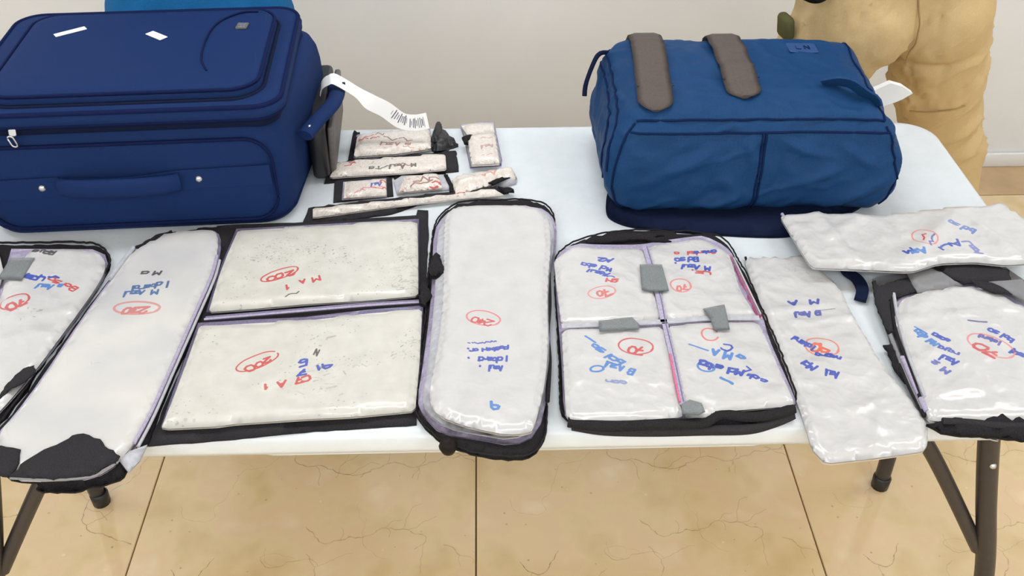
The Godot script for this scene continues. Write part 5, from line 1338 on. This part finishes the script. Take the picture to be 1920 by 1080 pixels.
func small_packets() -> void:
	var fm := "small film"
	# row behind the grimy pair, from the wall side to the front
	var o := soften(pv([-0.2612, -0.3739, -0.234, -0.384, -0.193, -0.3901, -0.1174, -0.3954, -0.114, -0.358, -0.1118, -0.3218, -0.1758, -0.3047, -0.2271, -0.2998, -0.2609, -0.2951]), 1, 0.1)
	var t := thing("small_packet", "small smeared packet with black strip at its left end, nearest the airline tag", "packet", fixed(o), "small packets behind the grimy pair")
	bag("sleeve", pv([-0.2673, -0.3955, -0.118, -0.4183, -0.1105, -0.3426, -0.1775, -0.3179, -0.2632, -0.3066]), 0.001, 0.010, "violet film", t, {"cell": 0.01})
	bag("packet", o, 0.010, 0.012, fm, t, {"cell": 0.008, "crease": 0.001}, func(k: Ink) -> void:
		scribble(k, Vector2(-0.2217, -0.3545), Vector2(-0.2599, -0.3471), 0.012, Color(0.75, 0.3, 0.18, 0.8), 2, 0.0022)
		scribble(k, Vector2(-0.1505, -0.3442), Vector2(-0.2273, -0.3589), 0.014, BROWN, 6, 0.0016)
		w(k, "m Azul", Vector2(-0.152, -0.3316), Vector2(-0.2203, -0.3377), 0.012, BROWN, 0.0014)
		scribble(k, Vector2(-0.2071, -0.3712), Vector2(-0.2643, -0.36), 0.012, BROWN, 9, 0.0012)
		scribble(k, Vector2(-0.1303, -0.3145), Vector2(-0.1828, -0.3242), 0.012, Color(0.7, 0.35, 0.2, 0.6), 11, 0.0014)
		dirt(k, o, 700, Color(0.6, 0.28, 0.15, 0.6), 5, 0.005))
	bag("black_strip", pv([-0.274, -0.4067, -0.2603, -0.41, -0.2618, -0.3882, -0.2634, -0.3009, -0.2732, -0.3012]), 0.0, 0.014, "black lining", t, {"cell": 0.008})
	bag("black_strip", pv([-0.2629, -0.3055, -0.2184, -0.319, -0.1785, -0.3305, -0.1734, -0.3327, -0.1768, -0.3259, -0.2181, -0.315, -0.2606, -0.3049]), 0.0, 0.006, "black lining", t, {"cell": 0.008, "rag": 0.0005})
	o = pv([-0.1056, -0.4208, -0.0944, -0.4218, -0.0935, -0.3983, -0.08, -0.3858, -0.0772, -0.3665, -0.0706, -0.3592, -0.0602, -0.3506, -0.0775, -0.3394, -0.0868, -0.3269, -0.1061, -0.3228, -0.1126, -0.3497, -0.1128, -0.3885])
	var k2 := thing("tape_scrap", "crumpled black tape scrap between two small packets", "tape", fixed(o))
	bag("lump", o, 0.0, 0.026, "black plastic", k2, {"rag": 0.003, "cell": 0.005, "rim": 0.014, "crease": 0.008, "seed": 4.0})
	bag("fold", pv([-0.1045, -0.4025, -0.0932, -0.4034, -0.0925, -0.3778, -0.1002, -0.3318, -0.1089, -0.332, -0.1089, -0.3734]), 0.018, 0.016, "black plastic", k2, {"cell": 0.005, "rim": 0.008})
	# strip with the black end
	t = thing("small_packet", "narrow speckled packet with a wide black end, second row behind the grimy pair", "packet", fixed(pv([-0.2998, -0.2289, -0.0815, -0.2578])), "small packets behind the grimy pair")
	part("black_backing", slab(pv([-0.297, -0.2941, -0.0837, -0.3285, -0.064, -0.3337, -0.0573, -0.2557, -0.0861, -0.2511, -0.1396, -0.2455, -0.1841, -0.2377, -0.3109, -0.2184, -0.3077, -0.2431]), 0.0, 0.008, 0.01, {"rag": 0.0015}), M["charcoal felt"], t)
	o = soften(pv([-0.2926, -0.2789, -0.1871, -0.2955, -0.0835, -0.3039, -0.0804, -0.2485, -0.1386, -0.2393, -0.1831, -0.2351, -0.2997, -0.2245]), 1, 0.06)
	bag("packet", o, 0.008, 0.009, fm, t, {"cell": 0.008, "crease": 0.001}, func(k: Ink) -> void:
		dirt(k, o, 420, Color(0.3, 0.25, 0.2, 0.5), 15, 0.005)
		scribble(k, Vector2(-0.255, -0.2676), Vector2(-0.2728, -0.2622), 0.012, RED, 12, 0.0022)
		w(k, "M Azul la", Vector2(-0.1386, -0.2645), Vector2(-0.2292, -0.2512), 0.012, BLACK, 0.0014)
		scribble(k, Vector2(-0.1435, -0.2606), Vector2(-0.184, -0.2578), 0.012, BROWN, 16, 0.0014)
		scribble(k, Vector2(-0.1889, -0.254), Vector2(-0.2285, -0.2434), 0.012, BLACK, 17, 0.0014)
		scribble(k, Vector2(-0.2574, -0.2716), Vector2(-0.2803, -0.2565), 0.016, RED, 18, 0.0016))
	# little framed one
	t = thing("small_packet", "smallest pink-marked packet framed in black at the left of the third row", "packet", fixed(pv([-0.2737, -0.1907, -0.1926, -0.1885])), "small packets behind the grimy pair")
	part("black_backing", slab(pv([-0.292, -0.2353, -0.1847, -0.2446, -0.1765, -0.1716, -0.2856, -0.1531]), 0.0, 0.006, 0.01), M["charcoal felt"], t)
	bag("sleeve", pv([-0.2733, -0.2156, -0.193, -0.2266, -0.1874, -0.1631, -0.2696, -0.1543]), 0.005, 0.006, "violet film", t)
	o = pv([-0.2684, -0.2037, -0.1926, -0.2136, -0.1875, -0.1571, -0.2657, -0.1507])
	bag("packet", o, 0.010, 0.008, fm, t, {"cell": 0.007, "crease": 0.001}, func(k: Ink) -> void:
		scribble(k, Vector2(-0.191, -0.2011), Vector2(-0.2065, -0.196), 0.014, RED, 22, 0.0024)
		scribble(k, Vector2(-0.1954, -0.179), Vector2(-0.2419, -0.173), 0.016, Color(0.85, 0.4, 0.5, 0.8), 25, 0.0015)
		w(k, "Azul", Vector2(-0.1994, -0.1939), Vector2(-0.2239, -0.1909), 0.009, BLUE, 0.0013)
		scribble(k, Vector2(-0.1917, -0.1826), Vector2(-0.2229, -0.1798), 0.018, RED, 27, 0.0014)
		scribble(k, Vector2(-0.222, -0.1688), Vector2(-0.251, -0.1659), 0.012, Color(0.85, 0.4, 0.5, 0.8), 28, 0.0014)
		dirt(k, o, 420, Color(0.75, 0.3, 0.35, 0.6), 26, 0.004))
	t = thing("small_packet", "small clear-edged packet with red smudged writing in the middle of the third row", "packet", fixed(pv([-0.1704, -0.1971, -0.0714, -0.2132])), "small packets behind the grimy pair")
	bag("sleeve", pv([-0.1797, -0.2237, -0.1646, -0.2414, -0.083, -0.2434, -0.0692, -0.1895, -0.098, -0.1851, -0.1702, -0.1749]), 0.001, 0.007, "grey film", t, {"crease": 0.0015})
	o = pv([-0.16, -0.2228, -0.0963, -0.2317, -0.086, -0.1828, -0.1246, -0.1762, -0.1666, -0.1712, -0.1638, -0.1926])
	bag("packet", o, 0.007, 0.010, fm, t, {"cell": 0.007, "crease": 0.002}, func(k: Ink) -> void:
		scribble(k, Vector2(-0.0909, -0.2016), Vector2(-0.1103, -0.1891), 0.02, RED, 32, 0.0024)
		scribble(k, Vector2(-0.1058, -0.2021), Vector2(-0.1528, -0.1884), 0.018, BROWN, 35, 0.0018)
		scribble(k, Vector2(-0.0942, -0.213), Vector2(-0.1454, -0.1994), 0.016, BROWN, 37, 0.0016)
		scribble(k, Vector2(-0.0895, -0.1867), Vector2(-0.1149, -0.18), 0.014, RED, 38, 0.002)
		dirt(k, o, 600, Color(0.6, 0.22, 0.2, 0.6), 36, 0.005))
	bag("black_strip", pv([-0.0853, -0.2358, -0.0783, -0.2377, -0.0671, -0.1984, -0.0659, -0.1747, -0.0728, -0.1769, -0.0746, -0.1986]), 0.004, 0.010, "black lining", t, {"cell": 0.006, "rag": 0.001})
	bag("black_strip", pv([-0.1802, -0.2434, -0.0834, -0.2586, -0.0814, -0.2477, -0.1644, -0.2392, -0.1771, -0.2257]), 0.0, 0.006, "black lining", t, {"cell": 0.008, "rag": 0.001})
	# twisted one
	o = pv([-0.0693, -0.2202, -0.015, -0.2358, 0.0415, -0.2494, 0.0483, -0.2411, 0.054, -0.2158, 0.035, -0.2132, 0.0126, -0.2022, -0.0206, -0.1824, -0.06, -0.1651, -0.065, -0.1836])
	t = thing("small_packet", "twisted brownish packet with a see-through loose end, right end of the third row", "packet", fixed(o), "small packets behind the grimy pair")
	bag("packet", o, 0.002, 0.016, fm, t, {"cell": 0.007, "crease": 0.004, "lines": [[Vector2(-0.0576, -0.1813), Vector2(0.0393, -0.2296), 0.008, 0.01], [Vector2(-0.0359, -0.1715), Vector2(0.0337, -0.2069), 0.006, -0.008]]}, func(k: Ink) -> void:
		dirt(k, o, 420, Color(0.55, 0.3, 0.18, 0.55), 41, 0.006)
		scribble(k, Vector2(0.0139, -0.2188), Vector2(-0.036, -0.1975), 0.012, Color(0.75, 0.35, 0.2, 0.7), 43, 0.0016))
	bag("loose_film", pv([0.0071, -0.2127, 0.0353, -0.2262, 0.0535, -0.2278, 0.0515, -0.2078, 0.0346, -0.1988, 0.0124, -0.1984]), 0.001, 0.008, "grey film", t, {"crease": 0.004, "cell": 0.007})
	bag("black_strip", pv([-0.0012, -0.1939, 0.0183, -0.208, 0.0405, -0.2117, 0.0236, -0.1995, 0.0083, -0.1864]), 0.012, 0.008, "black lining", t, {"cell": 0.006})
	# long thin one against the tall packet
	t = thing("small_packet", "longest thin packet on a black strip, between the third row and the grimy pair", "packet", fixed(pv([-0.3119, -0.1028, 0.0232, -0.1826])), "small packets behind the grimy pair")
	part("black_backing", slab(pv([-0.3278, -0.1355, -0.2327, -0.1536, -0.1522, -0.1679, -0.0705, -0.1824, 0.0124, -0.1992, 0.0363, -0.1765, 0.0202, -0.1708, -0.0565, -0.1663, -0.1317, -0.139, -0.1758, -0.1121, -0.2486, -0.095, -0.3327, -0.0832]), 0.0, 0.008, 0.01, {"rag": 0.0015}), M["charcoal felt"], t)
	o = soften(pv([-0.3175, -0.1194, -0.2035, -0.1383, -0.0696, -0.1595, 0.0081, -0.1777, 0.0298, -0.1538, -0.0692, -0.1426, -0.1756, -0.1224, -0.3139, -0.0907]), 1, 0.06)
	bag("packet", o, 0.008, 0.009, fm, t, {"cell": 0.009, "crease": 0.001}, func(k: Ink) -> void:
		w(k, "M lateral Az", Vector2(-0.1188, -0.1546), Vector2(-0.2003, -0.139), 0.008, BLACK, 0.0014)
		scribble(k, Vector2(-0.0457, -0.1581), Vector2(-0.07, -0.1533), 0.009, RED, 52, 0.002)
		dirt(k, o, 460, Color(0.45, 0.4, 0.25, 0.5), 53, 0.005))
	bag("torn_felt", pv([0.0164, -0.1835, 0.045, -0.1746, 0.0474, -0.1633, 0.0311, -0.1627, 0.0231, -0.1716]), 0.010, 0.008, "black lining", t, {"cell": 0.006, "rag": 0.002})
	# upright one on the bare table
	t = thing("small_packet", "small upright pinkish packet at the back, alone right of the black tape scrap", "packet", fixed(pv([-0.0316, -0.2802, 0.0147, -0.2789])), "small packets behind the grimy pair")
	bag("sleeve", pv([-0.0575, -0.4388, 0.0134, -0.4482, 0.0267, -0.296, 0.0249, -0.2738, -0.0358, -0.2671, -0.0376, -0.2865, -0.0493, -0.3882]), 0.0, 0.008, "violet film", t, {"crease": 0.001})
	bag("sleeve", pv([-0.0555, -0.4242, 0.0121, -0.4324, 0.025, -0.2764, -0.0349, -0.2637, -0.0459, -0.3704]), 0.007, 0.007, "grey film", t, {"crease": 0.001})
	o = pv([-0.0416, -0.3602, 0.0144, -0.3665, 0.0213, -0.2573, -0.0322, -0.2533])
	bag("packet", o, 0.013, 0.014, fm, t, {"cell": 0.008, "crease": 0.001}, func(k: Ink) -> void:
		w(k, "Azul", Vector2(0.0102, -0.3168), Vector2(-0.021, -0.3093), 0.010, Color(0.6, 0.3, 0.3, 0.6), 0.0014)
		scribble(k, Vector2(0.0074, -0.342), Vector2(-0.0178, -0.3384), 0.01, Color(0.7, 0.35, 0.3, 0.5), 61, 0.0014)
		scribble(k, Vector2(0.0067, -0.2761), Vector2(-0.0138, -0.2726), 0.006, Color(0.7, 0.35, 0.3, 0.5), 63, 0.0012)
		dirt(k, o, 90, Color(0.6, 0.35, 0.3, 0.4), 64, 0.004))
	bag("packet", pv([-0.0541, -0.4096, 0.0108, -0.4165, 0.0139, -0.3754, -0.0406, -0.3679]), 0.013, 0.009, fm, t, {"crease": 0.0015})
	bag("black_strip", pv([-0.052, -0.3504, -0.0438, -0.3537, -0.0256, -0.3568, -0.0291, -0.3474, -0.0402, -0.3418, -0.0383, -0.3231, -0.0464, -0.3257]), 0.020, 0.009, "black lining", t, {"cell": 0.006, "rag": 0.001})
